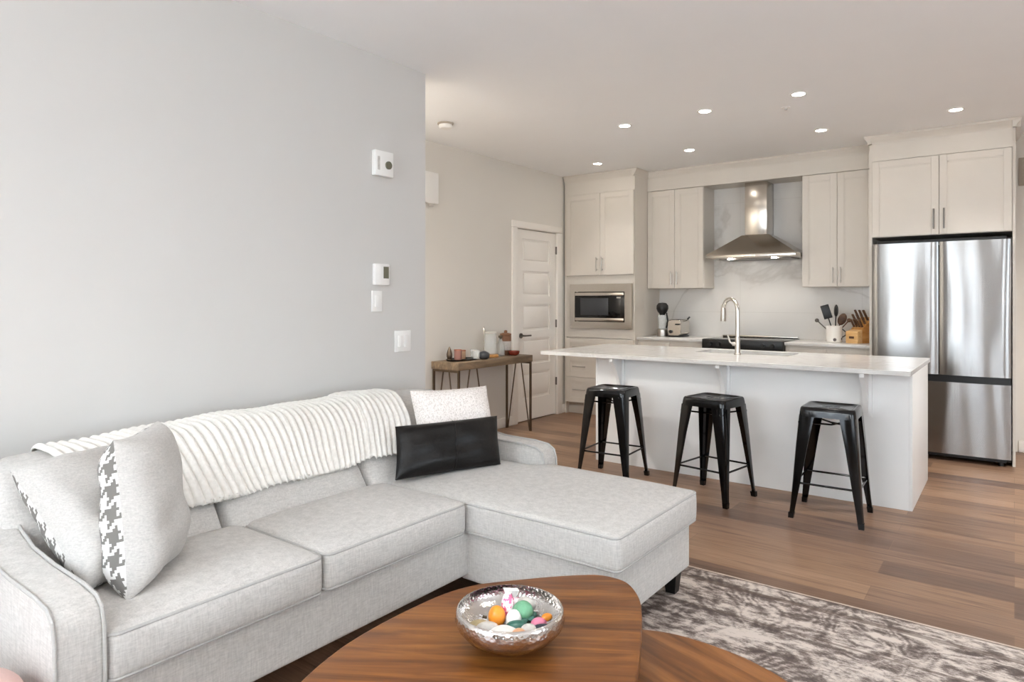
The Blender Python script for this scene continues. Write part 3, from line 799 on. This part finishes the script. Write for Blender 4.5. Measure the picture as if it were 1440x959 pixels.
MB().box(-0.97, -0.05, 6.65, 6.684, 0.03, 0.060).build('grille', 'black_plastic', FR)
for x in (-0.95, -0.085): MB().tube([(x, 6.68, 0), (x, 6.68, 0.04)], 0.02, 14).build('foot', 'black_plastic', FR)
MB().box(-0.97, -0.05, 6.655, 6.76, 1.824, 1.85, 0.006).build('hinge_cover', 'black_plastic', FR)

# range hood
HD = thing('range_hood', 'stainless chimney range hood between the wall cabinets', 'range hood', (-2.15, 7.1, 1.765))
MB().box(-2.585, -1.69, 6.82, 7.357, 1.765, 1.802, 0.003).build('rim', 'steel_plain', HD)
MB().loft([[(-2.585,6.82,1.802),(-1.69,6.82,1.802),(-1.69,7.357,1.802),(-2.585,7.357,1.802)], [(-2.295,7.08,2.012),(-2.02,7.08,2.012),(-2.02,7.357,2.012),(-2.295,7.357,2.012)]]).build('canopy', 'steel_plain', HD)
MB().box(-2.27, -2.045, 7.105, 7.357, 2.012, 2.566, 0.003).build('chimney', 'steel_plain', HD)
for k in range(4): MB().tube([(-2.2+k*0.04, 6.82, 1.783), (-2.2+k*0.04, 6.814, 1.783)], 0.007, 10).build('button', 'chrome', HD)
for x in (-2.37, -1.93):
    MB().tube([(x, 6.95, 1.766), (x, 6.95, 1.754)], 0.025, 18).build('hood_light', 'lens', HD)
    l = bpy.data.lights.new('hood_bulb', 'SPOT'); l.energy = 1.2; l.color = (1.0, 0.94, 0.86); l.spot_size = math.radians(140); l.spot_blend = 0.7; l.shadow_soft_size = 0.03
    o = bpy.data.objects.new('hood_bulb', l); link(o); o.parent = HD; o.location = (x+2.15, -0.15, -0.018)
MB().box(-2.5, -1.78, 6.98, 7.33, 1.757, 1.765).build('filter', 'dark_nickel', HD)

# base cabinets, worktops, range
def base_cab(label, x0, x1):
    r = thing('base_cabinet', label, 'cabinet', ((x0+x1)/2, 7.07, 0), 'base cabinets along the back wall')
    MB().box(x0, x1, 6.80, YB-0.03, 0.10, 0.894).build('carcass', 'cab', r)
    MB().box(x0, x1, 6.86, 6.88, 0, 0.10).build('toe_kick', 'toe', r)
    xm = (x0+x1)/2
    for a, b in ((x0+0.003, xm-0.002), (xm+0.002, x1-0.003)):
        d = shaker_door(r, 'door', a, b, 6.78, 0.11, 0.69); pull(d, (a+b)/2, 6.78, 0.63, 0.15, True)
        d = shaker_door(r, 'drawer', a, b, 6.78, 0.70, 0.87, 0.04); pull(d, (a+b)/2, 6.78, 0.785, 0.15, True)
base_cab('greige base cabinet left of the range, under the toaster', -3.348, -2.592)
base_cab('greige base cabinet right of the range, under the knife block', -1.778, -1.038)
tag(MB().box(-3.348, -2.590, 6.755, YB-0.013, 0.895, 0.925, 0.002).build('worktop', 'quartz', None), 'white quartz worktop left of the range', 'worktop', 'back wall worktops')
tag(MB().box(-1.780, -1.038, 6.755, YB-0.013, 0.895, 0.925, 0.002).build('worktop', 'quartz', None), 'white quartz worktop between the range and the fridge', 'worktop', 'back wall worktops')
RG = thing('range', 'black and steel slide-in range below the hood', 'stove', (-2.185, 7.05, 0))
MB().box(-2.585, -1.785, 6.77, 7.35, 0.02, 0.915).build('body', 'steel_plain', RG)
MB().box(-2.58, -1.79, 6.735, 6.77, 0.16, 0.80, 0.004).build('oven_door', 'black_glass', RG)
MB().tube([(-2.5, 6.70, 0.75), (-1.87, 6.70, 0.75)], 0.011, 12).build('oven_handle', 'steel_plain', RG)
MB().box(-2.585, -1.785, 6.715, 6.77, 0.835, 0.932, 0.004).build('control_panel', 'black_plastic', RG)
MB().box(-2.585, -1.785, 6.755, 7.345, 0.915, 0.934, 0.003).build('cooktop', 'black_glass', RG)
MB().box(-2.58, -1.79, 7.315, 7.345, 0.9345, 0.950, 0.003).build('rear_trim', 'steel_plain', RG)
for k, x in enumerate((-2.50, -2.41, -1.97, -1.88)): MB().tube([(x, 6.716, 0.885), (x, 6.69, 0.885)], 0.02, 16).build('knob', 'black_plastic', RG)
for x in (-2.55, -1.82): MB().tube([(x, 6.82, 0), (x, 6.82, 0.02)], 0.02, 12).build('foot', 'black_plastic', RG)

# ---------------------------------------------------------------- island
IY0, IY1, IX0, IX1 = 4.898, 5.84, -2.80, -0.515
isl = thing('kitchen_island', 'pale grey panelled kitchen island with three brackets under the overhang', 'island', (-1.66, 5.37, 0))
m = MB(); m.box(IX0+0.02, IX1-0.02, IY0, IY0+0.02, 0.0, 0.868); m.box(IX1-0.02, IX1, IY0-0.002, IY1, 0.0, 0.868, 0.001); m.box(IX0, IX0+0.02, IY0-0.002, IY1, 0.0, 0.868, 0.001)
m.build('panels', 'island', isl)
m = MB(); m.box(IX0+0.02, IX1-0.02, IY1-0.05, IY1-0.02, 0.1, 0.868); m.box(IX0+0.02, IX1-0.02, IY0+0.02, IY1-0.05, 0.1, 0.12); m.build('carcass', 'cab', isl)
def corbel(x):
    b = MB().box(x-0.035, x+0.035, IY0-0.014, IY0, 0.575, 0.868, 0.002)
    b.prism([(IY0-0.014, 0.868), (IY0-0.175, 0.868), (IY0-0.175, 0.845), (IY0-0.15, 0.82), (IY0-0.11, 0.775), (IY0-0.07, 0.71), (IY0-0.04, 0.64), (IY0-0.028, 0.60), (IY0-0.014, 0.60)], x-0.014, x+0.014, axis='x')
    b.build('bracket', 'island', isl)
for x in (-2.565, -1.705, -0.775): corbel(x)
# countertop with the sink cut-out
CX0, CX1, CY0, CY1, CZ0, CZ1 = -3.235, -0.505, 4.715, 5.90, 0.87, 0.90
SX0, SX1, SY0, SY1 = -2.16, -1.40, 5.43, 5.80
def holed(xs, ys, z0, z1):
    m = MB(); v = {}
    for k, z in enumerate((z0, z1)):
        for i, x in enumerate(xs):
            for j, y in enumerate(ys): v[i, j, k] = m.bm.verts.new((x, y, z))
    for i in range(3):
        for j in range(3):
            if (i, j) == (1, 1): continue
            for k in (0, 1): m.bm.faces.new([v[i,j,k], v[i+1,j,k], v[i+1,j+1,k], v[i,j+1,k]])
    for i in range(3):
        m.bm.faces.new([v[i,0,0], v[i+1,0,0], v[i+1,0,1], v[i,0,1]]); m.bm.faces.new([v[i,3,0], v[i+1,3,0], v[i+1,3,1], v[i,3,1]])
        m.bm.faces.new([v[0,i,0], v[0,i+1,0], v[0,i+1,1], v[0,i,1]]); m.bm.faces.new([v[3,i,0], v[3,i+1,0], v[3,i+1,1], v[3,i,1]])
    for j in (1, 2): m.bm.faces.new([v[1,j,0], v[2,j,0], v[2,j,1], v[1,j,1]])
    for i in (1, 2): m.bm.faces.new([v[i,1,0], v[i,2,0], v[i,2,1], v[i,1,1]])
    return m
ct = holed([CX0, SX0, SX1, CX1], [CY0, SY0, SY1, CY1], CZ0, CZ1).build('island_countertop', 'quartz', None)
bv = ct.modifiers.new('edge', 'BEVEL'); bv.width = 0.002; bv.segments = 2; bv.limit_method = 'ANGLE'
tag(ct, 'white quartz countertop on the island with an undermount sink opening', 'countertop')
sk = thing('sink', 'stainless undermount sink in the island countertop', 'sink', (-1.78, 5.61, 0.66))
ring = lambda g, z: [(x, y, z) for x, y in rrect(SX0-g, SX1+g, SY0-g, SY1+g, 0.03)]
MB().loft([ring(0.016, 0.869), ring(0.004, 0.869), ring(0.0, 0.865), ring(-0.01, 0.68), ring(-0.03, 0.665)][::1], False, True).build('basin', 'steel_plain', sk)
MB().tube([(-1.78, 5.61, 0.666), (-1.78, 5.61, 0.670)], 0.045, 24).build('drain', 'chrome', sk)
fx, fy = -1.765, 5.345
FA = thing('faucet', 'chrome gooseneck pull-down faucet on the island', 'faucet', (fx, fy, 0.90))
MB().lathe([(0.028,0),(0.028,0.008),(0.021,0.014),(0.019,0.13),(0.0165,0.14)], (fx, fy, 0.90), 24).build('base', 'nickel', FA)
dxy = Vector((-0.155, 0.115, 0)); R_ = dxy.length/2; un = dxy.normalized()
pts = [Vector((fx, fy, 1.03)), Vector((fx, fy, 1.15)), Vector((fx, fy, 1.255))]
for k in range(1, 13):
    a = PI*k/12*0.96; pts.append(Vector((fx, fy, 1.255)) + un*(R_-R_*math.cos(a)) + Vector((0, 0, R_*0.92*math.sin(a))))
MB().tube(pts, 0.0155, 16).build('spout', 'chrome', FA)
e = pts[-1]
MB().tube([e+Vector((0,0,0.01)), e+Vector((0,0,-0.03)), e+un*0.004+Vector((0,0,-0.105))], [0.017, 0.021, 0.022], 16).build('spray_head', 'nickel', FA)
MB().tube([(fx, fy, 0.985), (fx-0.038, fy-0.012, 0.985)], 0.016, 14).tube([(fx-0.036, fy-0.012, 0.985), (fx-0.055, fy-0.02, 1.0), (fx-0.07, fy-0.03, 1.06)], [0.008,0.007,0.006], 10).build('lever', 'nickel', FA)

# ---------------------------------------------------------------- bar stools
def make_stool():
    r = thing('bar_stool', 'x', 'bar stool', (0,0,0), 'black metal bar stools at the island')
    H = 0.68
    def lp(g, rad, z): return [(x, y, z) for x, y in rrect(-g, g, -g, g, rad, 5)]
    def hole(gx, gy, z): return [(x, y, z) for x, y in rrect(-gx, gx, -gy, gy, 0.012, 5)]
    s = MB()
    s.loft([lp(0.160, 0.030, H-0.058), lp(0.158, 0.034, H-0.030), lp(0.155, 0.036, H-0.010), lp(0.150, 0.036, H-0.002), lp(0.143, 0.034, H), lp(0.134, 0.032, H-0.002), lp(0.125, 0.03, H-0.007), hole(0.052, 0.018, H-0.008), hole(0.050, 0.016, H-0.012), lp(0.125, 0.03, H-0.012), lp(0.152, 0.034, H-0.030), lp(0.156, 0.03, H-0.056)], closed=True)
    s.build('seat', 'black_metal', r, ang=50)
    for sx in (-1, 1):
        for sy in (-1, 1):
            m = MB(); rings = []
            for z, o, w in ((H-0.050, 0.159, 0.090), (0.45, 0.174, 0.070), (0.22, 0.190, 0.048), (0.10, 0.199, 0.036), (0.03, 0.206, 0.032), (0.022, 0.207, 0.032)):
                t = 0.005; c = 0.016
                P = [(o-w, o), (o-c, o), (o-c*0.3, o-c*0.3), (o, o-c), (o, o-w), (o-t, o-w), (o-t, o-c-t*0.4), (o-c*0.4-t, o-c*0.4-t), (o-c-t*0.4, o-t), (o-w, o-t)]
                rings.append([(sx*a, sy*b, z) for a, b in P])
            m.loft(rings)
            lg = m.build('leg', 'black_metal', r, ang=40)
            MB().loft([[(sx*(0.209+dx_), sy*(0.209+dy_), 0.0) for dx_, dy_ in ((-0.030,-0.030),(0.0,-0.030),(0.0,0.0),(-0.030,0.0))], [(sx*(0.208+dx_), sy*(0.208+dy_), 0.034) for dx_, dy_ in ((-0.034,-0.034),(0.0,-0.034),(0.0,0.0),(-0.034,0.0))]]).build('foot', 'black_metal', lg)
    g = 0.178
    for a, b in (((-g,-g),(g,-g)), ((g,-g),(g,g)), ((g,g),(-g,g)), ((-g,g),(-g,-g))):
        MB().tube([(a[0], a[1], 0.215), (b[0], b[1], 0.215)], 0.0065, 8).build('footrest', 'black_metal', r)
    g = 0.158
    for a, b in (((-g,-g),(g,g)), ((g,-g),(-g,g))):
        MB().tube([(a[0], a[1], 0.585), ((a[0]+b[0])/2, (a[1]+b[1])/2, 0.56 if a[0] < 0 else 0.574), (b[0], b[1], 0.585)], 0.006, 8).build('brace', 'black_metal', r)
    return r
stool = make_stool()
for i, (x, y, a, lab) in enumerate(((-2.42, 4.49, 4, 'black metal bar stool at the island\'s left end, behind the chaise'), (-1.64, 4.475, -9, 'black metal bar stool in front of the island\'s middle bracket'), (-0.912, 4.525, 2, 'black metal bar stool nearest the island\'s right end and the fridge'))):
    s = stool if i == 0 else copy_tree(stool)
    s.location = (x, y, 0); s.rotation_euler = (0, 0, math.radians(a)); s['label'] = lab

# ---------------------------------------------------------------- things on the worktops
ZW = 0.9255
bl_ = thing('jar_blender', 'small glass jar blender with a black round cap, left of the toaster', 'blender', (-3.16, 7.02, ZW))
MB().lathe([(0.062,0),(0.064,0.01),(0.060,0.075),(0.050,0.082)], (-3.16, 7.02, ZW), 28).build('base', 'nickel', bl_)
MB().lathe([(0.040,0.082),(0.046,0.10),(0.050,0.24),(0.048,0.24),(0.044,0.10),(0.038,0.086)], (-3.16, 7.02, ZW), 28, False, False).build('jar', 'glass', bl_)
MB().tube([(-3.115, 7.03, 1.02), (-3.10, 7.03, 1.10), (-3.115, 7.03, 1.19)], 0.010, 10).build('handle', 'black_plastic', bl_)
MB().lathe([(0.03,0.24),(0.034,0.255),(0.052,0.275),(0.066,0.31),(0.064,0.345),(0.045,0.372),(0.001,0.38)], (-3.16, 7.02, ZW), 28).build('cap', 'black_plastic', bl_)
to = thing('toaster', 'stainless two-slice toaster on the worktop left of the range', 'toaster', (-2.99, 7.08, ZW))
def tring(y, g): return [(x, y, z) for x, z in rrect(-3.07+g, -2.915-g, ZW+0.018, 1.115-g, 0.035, 6)]
MB().loft([tring(6.955, 0.006), tring(6.962, 0), tring(7.20, 0), tring(7.207, 0.006)]).build('body', 'steel_plain', to)
MB().box(-3.065, -2.92, 6.958, 7.204, ZW, ZW+0.018, 0.003).build('base', 'black_plastic', to)
for x in (-3.02, -2.965): MB().box(x-0.014, x+0.014, 6.99, 7.17, 1.1135, 1.1165).build('slot', 'dark_gap', to)
MB().box(-2.975, -2.925, 6.935, 6.956, 1.058, 1.074, 0.004).build('lever', 'black_plastic', to)
MB().tube([(-3.03, 6.956, 0.985), (-3.03, 6.938, 0.985)], 0.018, 18).build('dial', 'black_plastic', to)
MB().tube([(-2.93, 7.18, 1.116), (-2.915, 7.18, 1.135), (-2.90, 7.16, 1.14)], 0.010, 10).build('crumb_knob', 'black_plastic', to)
# crock and utensils
cc = (-1.395, 7.05)
cr = thing('utensil_crock', 'white speckled ceramic utensil crock beside the knife block', 'crock', (cc[0], cc[1], ZW))
MB().lathe([(0.060,0),(0.068,0.006),(0.072,0.04),(0.072,0.14),(0.074,0.160),(0.070,0.162),(0.067,0.14),(0.066,0.02),(0.001,0.012)], (cc[0], cc[1], ZW), 36).build('pot', 'crock', cr)
MB().tube([(cc[0]+0.07, cc[1], ZW+0.05), (cc[0]+0.10, cc[1], ZW+0.07), (cc[0]+0.105, cc[1], ZW+0.10), (cc[0]+0.07, cc[1], ZW+0.13)], 0.006, 8).build('handle', 'ceramic_dark', cr)
def utensil(name, label, tip, mat, head, off=(0, 0)):
    a = Vector((cc[0]+off[0], cc[1]+off[1], ZW+0.035)); b = Vector(tip)
    r = thing(name, label, 'utensil', tuple(a), 'utensils in the crock')
    d_ = (b-a).normalized(); L_ = (b-a).length
    MB().tube([a, a+d_*(L_-(0.055 if head == 'knob' else 0.09))], 0.0055, 8).build('handle', mat, r)
    q = d_.to_track_quat('Z', 'Y').to_matrix()
    c = a+d_*(L_-0.045)
    if head == 'flat': MB().box(-0.006, 0.006, -0.038, 0.038, -0.07, 0.065, 0.004, mat=Matrix.Translation(c) @ q.to_4x4()).build('head', mat, r)
    elif head == 'spoon': MB().ball(c, 0.040, 3, (0.4,0.95,1.5), q).build('head', mat, r)
    else: MB().ball(c, 0.028, 3, (0.7,0.7,0.7), q).build('head', mat, r)
    return r
utensil('spatula', 'black slotted spatula leaning left in the crock', (-1.475, 7.03, 1.265), 'black_plastic', 'flat', (0.01, 0))
utensil('serving_spoon', 'large black serving spoon standing upright in the crock', (-1.372, 7.03, 1.275), 'black_plastic', 'spoon', (0.005, 0.01))
utensil('whisk', 'thin steel utensil leaning far left over the crock rim', (-1.585, 7.06, 1.165), 'dark_nickel', 'knob', (0.02, 0.02))
utensil('ladle', 'brown ladle leaning right toward the knife block', (-1.235, 7.05, 1.175), 'handle_wood', 'knob', (-0.02, 0.01))
utensil('wooden_spoon', 'short brown wooden spoon at the right of the crock', (-1.315, 7.09, 1.19), 'handle_wood', 'spoon', (-0.01, 0.03))
# knife block
kb = thing('knife_block', 'honey wooden knife block against the fridge panel', 'knife block', (-1.177, 7.08, ZW))
kx0, kx1 = -1.237, -1.117
prof = [(6.98, ZW), (7.20, ZW), (7.20, ZW+0.235), (7.165, ZW+0.245), (7.03, ZW+0.125), (7.03, ZW+0.0)]
MB().prism([(7.03, ZW), (7.20, ZW), (7.22, ZW+0.225), (7.185, ZW+0.245), (7.03, ZW+0.130)], kx0, kx1, 0.003, 'x').build('body', 'block_wood', kb)
MB().prism([(6.955, ZW), (7.0295, ZW), (7.0295, ZW+0.128), (6.955, ZW+0.112)], kx0, kx1, 0.003, 'x').build('front_block', 'block_pale', kb)
MB().box(kx0+0.035, kx1-0.035, 6.9535, 6.955, ZW+0.045, ZW+0.066).build('badge', 'handle_wood', kb)
sl = Vector((0, 7.185-7.03, 0.115)).normalized(); nrm = Vector((0, -sl.z, sl.y))
for row, (t, cnt, ln, rr) in enumerate(((0.035, 4, 0.095, 0.0085), (0.085, 3, 0.115, 0.010), (0.140, 3, 0.125, 0.010))):
    for k in range(cnt):
        x = kx0+0.018+(kx1-kx0-0.036)*k/(cnt-1)
        p = Vector((x, 7.03, ZW+0.130))+sl*t
        where = ('lowest', 'middle', 'top')[row]; pos = {4: ('far left', 'second from left', 'second from right', 'far right'), 3: ('left', 'centre', 'right')}[cnt][k]
        r = thing('kitchen_knife', f'brown handled knife in the {where} row of the knife block, {pos}', 'knife', tuple(p), 'knives in the block')
        q = nrm.to_track_quat('Z', 'X').to_matrix().to_4x4()
        MB().box(-0.0065, 0.0065, -rr, rr, 0.004, ln, 0.004, mat=Matrix.Translation(p) @ q).build('handle', 'handle_wood', r)
        MB().box(-0.002, 0.002, -rr*0.9, rr*0.9, -0.0005, 0.006, mat=Matrix.Translation(p) @ q).build('blade', 'nickel', r)
        pv = Vector((-1.177, 7.08, 0)); r.rotation_euler = (0, 0, math.radians(-24))
        r.location = pv + Matrix.Rotation(math.radians(-24), 3, 'Z') @ (p-pv)
kb.rotation_euler = (0, 0, math.radians(-24))

# ---------------------------------------------------------------- console table and what stands on it
TZ = 0.775
tx0, tx1, ty0, ty1 = -4.255, -3.925, 4.44, 5.58
CT = thing('console_table', 'narrow wood topped console table with metal legs against the hall wall', 'table', (-4.09, 5.0, 0))
MB().box(tx0, tx1, ty0, ty1, TZ-0.068, TZ, 0.004).build('tabletop', 'console_wood', CT)
for y in (ty0+0.02, ty1-0.02):
    f = MB(); zb_ = TZ-0.068
    f.box(tx0+0.005, tx1-0.005, y-0.009, y+0.009, zb_-0.02, zb_)
    f.build('leg_rail', 'bronze', CT)
    for x in (tx0+0.014, tx1-0.014): MB().box(x-0.009, x+0.009, y-0.009, y+0.009, 0, zb_-0.02).build('leg', 'bronze', CT)
    mid = (tx0+tx1)/2
    for s_ in (-1, 1):
        MB().tube([(mid+s_*0.035, y, zb_-0.015), (mid+s_*0.138, y, 0.006)], 0.0065, 8).build('brace', 'bronze', CT)
for s_ in (-1, 1):
    MB().tube([(tx1-0.014, 4.66+s_*0.05, TZ-0.07), (tx1-0.014, 4.66+s_*0.19, 0.006)], 0.0065, 8).build('brace', 'bronze', CT)
ZT = TZ+0.0005
tr = MB().lathe([(0.001,0.004),(0.125,0.004),(0.14,0.014),(0.143,0.014),(0.128,0.0),(0.001,0.0)], (0,0,0), 36)
for v in tr.bm.verts: v.co = Vector((-4.11+v.co.x*0.75, 4.70+v.co.y*1.35, ZT+v.co.z))
tag(tr.build('tray', 'black_plastic', None), 'dark oval tray at the near end of the console table', 'tray')
ZY = ZT+0.0045
def lathe_thing(name, label, cat, x, y, z, parts, group=None):
    r = thing(name, label, cat, (x, y, z), group)
    for pn, mat, prof, caps in parts: MB().lathe(prof, (x, y, z), 28, *caps).build(pn, mat, r, ang=50)
    return r
lathe_thing('finial_ornament', 'bronze bullet shaped ornament at the near end of the console table', 'ornament', -4.150, 4.57, ZY, [('base', 'bronze', [(0.028,0),(0.028,0.012),(0.02,0.016)], (1,1)), ('body', 'bronze', [(0.020,0.016),(0.026,0.035),(0.026,0.06),(0.018,0.09),(0.006,0.12),(0.001,0.128)], (1,1))])
lathe_thing('candle_jar', 'rose copper candle jar beside the bullet ornament', 'candle', -4.13, 4.665, ZY, [('jar', 'rose', [(0.034,0),(0.036,0.004),(0.036,0.092),(0.033,0.092),(0.033,0.07),(0.001,0.07)], (1,1)), ('lid_rim', 'copper', [(0.0365,0.085),(0.0375,0.088),(0.0375,0.093),(0.0365,0.095)], (0,0))], 'candle jars on the console')
lathe_thing('candle_jar', 'peach candle jar between the copper jar and the glass tumblers', 'candle', -4.165, 4.765, ZY, [('jar', 'peach', [(0.031,0),(0.033,0.004),(0.033,0.080),(0.030,0.080),(0.030,0.06),(0.001,0.06)], (1,1)), ('lid_rim', 'copper', [(0.0335,0.073),(0.0345,0.076),(0.0345,0.081),(0.0335,0.083)], (0,0))], 'candle jars on the console')
gl = [(0.026,0.003),(0.030,0.004),(0.034,0.085),(0.0325,0.085),(0.0285,0.010),(0.001,0.010)]
lathe_thing('glass_tumbler', 'clear glass tumbler next to the peach candle jar', 'glass', -4.02, 4.80, ZY, [('cup', 'glass', [(0.001,0.0)]+gl, (1,1)), ('rim', 'candy_silver', [(0.0342,0.083),(0.0348,0.085),(0.0342,0.0865)], (0,0))], 'tumblers on the console')
lathe_thing('glass_tumbler', 'clear glass tumbler behind the round dark decanter', 'glass', -4.15, 4.915, ZT, [('cup', 'glass', [(0.001,0.0)]+gl, (1,1)), ('rim', 'candy_silver', [(0.0342,0.083),(0.0348,0.085),(0.0342,0.0865)], (0,0))], 'tumblers on the console')
dc = lathe_thing('round_decanter', 'round dark decanter with a tall hooked metal rod', 'decanter', -4.015, 4.905, ZT, [('body', 'ceramic_dark', [(0.035,0),(0.052,0.015),(0.056,0.04),(0.046,0.062),(0.02,0.074),(0.012,0.078)], (1,1))])
MB().tube([(-4.015,4.905,ZT+0.06),(-4.015,4.905,ZT+0.24),(-4.017,4.907,ZT+0.275),(-4.03,4.915,ZT+0.298),(-4.045,4.935,ZT+0.305),(-4.055,4.95,ZT+0.298),(-4.06,4.965,ZT+0.275),(-4.06,4.97,ZT+0.25)], 0.004, 8).build('rod', 'nickel', dc)
ds = lathe_thing('drink_dispenser', 'tall clear glass drink dispenser on a wooden base on the console', 'dispenser', -4.10, 5.11, ZT, [('base', 'block_wood', [(0.075,0),(0.08,0.004),(0.08,0.022),(0.07,0.028)], (1,1)), ('jar', 'glass', [(0.058,0.028),(0.062,0.034),(0.062,0.225),(0.058,0.23),(0.056,0.225),(0.058,0.04),(0.001,0.036)], (1,1)), ('lid', 'candy_silver', [(0.060,0.231),(0.063,0.233),(0.063,0.243),(0.05,0.248),(0.01,0.25)], (1,1))])
lathe_thing('glass_bottle', 'clear glass bottle with a dark stopper beside the brown canister', 'bottle', -4.10, 5.27, ZT, [('body', 'glass', [(0.04,0),(0.044,0.006),(0.044,0.09),(0.036,0.12),(0.016,0.15),(0.014,0.175),(0.012,0.175),(0.030,0.12),(0.040,0.09),(0.040,0.012),(0.001,0.01)], (1,1)), ('stopper', 'cork', [(0.012,0.168),(0.012,0.178),(0.021,0.182),(0.021,0.202),(0.015,0.205)], (1,1))])
lathe_thing('canister', 'brown wicker topped canister with a pale band at the far end of the console', 'canister', -4.15, 5.42, ZT, [('body', 'wicker', [(0.052,0),(0.056,0.006),(0.056,0.19),(0.050,0.196)], (1,1)), ('band', 'candy_silver', [(0.0565,0.05),(0.0575,0.055),(0.0575,0.135),(0.0565,0.14)], (0,0)), ('lid', 'wicker', [(0.057,0.197),(0.058,0.215),(0.035,0.222),(0.016,0.226),(0.018,0.242),(0.010,0.250)], (1,1))])
lathe_thing('small_bowl', 'small dark red bowl at the far end of the console table', 'bowl', -4.045, 5.42, ZT, [('bowl', 'terracotta', [(0.030,0),(0.05,0.012),(0.058,0.035),(0.056,0.045),(0.052,0.044),(0.05,0.03),(0.03,0.012),(0.001,0.01)], (1,1))])

# ---------------------------------------------------------------- devices on walls and ceiling
def wallbox(name, label, cat, y0_, y1_, z0_, z1_, d, extras):
    r = thing(name, label, cat, (XL, (y0_+y1_)/2, z0_))
    MB().box(XL, XL+d, y0_, y1_, z0_, z1_, min(0.006, d*0.4)).build('housing', 'plastic', r)
    extras(r); return r
def ex(r):
    MB().box(XL+0.035, XL+0.037, 2.672, 2.690, 2.105, 2.185).build('sounder', 'candy_silver', r)
    MB().tube([(XL+0.034, 2.755, 2.14), (XL+0.045, 2.755, 2.14)], 0.024, 20).build('strobe', 'display', r)
wallbox('alarm_strobe', 'white square alarm strobe high on the left wall', 'alarm', 2.655, 2.80, 2.072, 2.222, 0.036, ex)
wallbox('thermostat', 'white thermostat with a dark screen on the left wall', 'thermostat', 2.662, 2.778, 1.425, 1.552, 0.026, lambda r: MB().box(XL+0.0255, XL+0.0275, 2.727, 2.768, 1.465, 1.535).build('screen', 'display', r))
wallbox('light_switch', 'single white rocker switch plate directly below the thermostat', 'light switch', 2.655, 2.735, 1.268, 1.392, 0.007, lambda r: MB().box(XL+0.006, XL+0.012, 2.678, 2.712, 1.295, 1.365, 0.002).build('rocker', 'plastic', r))
def ex2(r):
    for a in (2.862, 2.914): MB().box(XL+0.006, XL+0.012, a, a+0.034, 1.047, 1.117, 0.002).build('rocker', 'plastic', r)
wallbox('light_switch', 'double white rocker switch plate low near the end of the left wall', 'light switch', 2.838, 2.972, 1.018, 1.148, 0.007, ex2)
ch = thing('door_chime', 'white box on the hall wall, half hidden behind the left wall\'s end', 'wall box', (XH, 4.33, 2.2))
MB().box(XH, XH+0.05, 4.20, 4.515, 2.215, 2.50, 0.008).build('housing', 'plastic', ch)
MB().box(XH+0.01, XH+0.035, 4.42, 4.47, 2.19, 2.215, 0.004).build('sensor', 'candy_silver', ch)
vt = thing('wall_fitting', 'taupe vent cover high on the wall right of the fridge cabinet', 'fitting', (0.2, YB, 2.335))
MB().box(0.03, 0.42, YB-0.014, YB, 2.335, 2.58, 0.003).build('frame', 'fitting', vt)  # shallow taupe frame carrying horizontal slats
for k in range(7): MB().box(0.05, 0.40, YB-0.020, YB-0.013, 2.36+k*0.03, 2.374+k*0.03).build('slat', 'fitting', vt)
sm = thing('smoke_detector', 'white round smoke detector on the ceiling near the left wall\'s end', 'smoke detector', (-3.745, 4.075, ZC))
MB().lathe([(0.065,0),(0.065,-0.010),(0.062,-0.014)], (-3.745, 4.075, ZC), 32).build('mount', 'fitting', sm)
MB().lathe([(0.056,-0.0145),(0.055,-0.036),(0.045,-0.044),(0.001,-0.046)], (-3.745, 4.075, ZC), 32).build('cover', 'plastic', sm)
sp = thing('sprinkler_head', 'small white sprinkler cap on the ceiling beside the nearest right downlight', 'sprinkler', (-1.38, 5.285, ZC))
MB().lathe([(0.032,0),(0.032,-0.005),(0.02,-0.007)], (-1.38, 5.285, ZC), 24).build('cover_plate', 'plastic', sp)
MB().lathe([(0.012,-0.007),(0.010,-0.020),(0.002,-0.022)], (-1.38, 5.285, ZC), 16).build('deflector', 'candy_silver', sp)

def downlight(x, y, label):
    r = thing('recessed_light', label, 'ceiling light', (x, y, ZC), 'recessed ceiling downlights')
    MB().lathe([(0.058,0),(0.058,-0.004),(0.050,-0.006),(0.042,-0.004),(0.042,0)], (x, y, ZC), 32, False, False).build('trim_ring', 'plastic', r)
    MB().lathe([(0.0415,-0.0005),(0.0415,-0.003),(0.001,-0.0032)], (x, y, ZC), 32).build('lens', 'lens', r)
    return r
DL = [(-3.56, 6.26, 'ceiling downlight farthest left, just before the tall cabinet'), (-2.60, 5.03, 'leftmost ceiling downlight of the row above the island'), (-1.905, 5.01, 'middle ceiling downlight of the row above the island'), (-1.218, 4.99, 'rightmost ceiling downlight of the row above the island, nearest the camera'),
      (-2.523, 6.23, 'ceiling downlight before the left wall cabinet'), (-1.325, 6.175, 'ceiling downlight before the right wall cabinet'), (-0.358, 6.12, 'ceiling downlight in front of the fridge cabinet')]
# unseen downlights added out of frame to brighten living area, fridge wall and hall
DL += [(-1.3, 0.6, 'unseen fill downlight added over the coffee tables'), (-0.2, 2.2, 'unseen fill downlight added over the rug'), (1.3, 5.6, 'unseen fill downlight added right of the fridge'),
       (-3.66, 2.65, 'unseen fill downlight added in the hall behind the left wall')]
for i, (x, y, lab) in enumerate(DL):
    r = downlight(x, y, lab)
    wide = i >= 7
    l = bpy.data.lights.new('bulb', 'SPOT'); l.energy = (78.0 if x < -3.5 else 90.0 if y > 5 else FILL_W) if wide else DOWN_W; l.color = (1.0, 0.98, 0.95) if wide else (1.0, 0.96, 0.91); l.spot_size = math.radians(150 if wide else 88); l.spot_blend = 1.0; l.shadow_soft_size = 0.05
    o = bpy.data.objects.new('bulb', l); link(o); o.parent = r; o.location = (0, 0, -0.02)
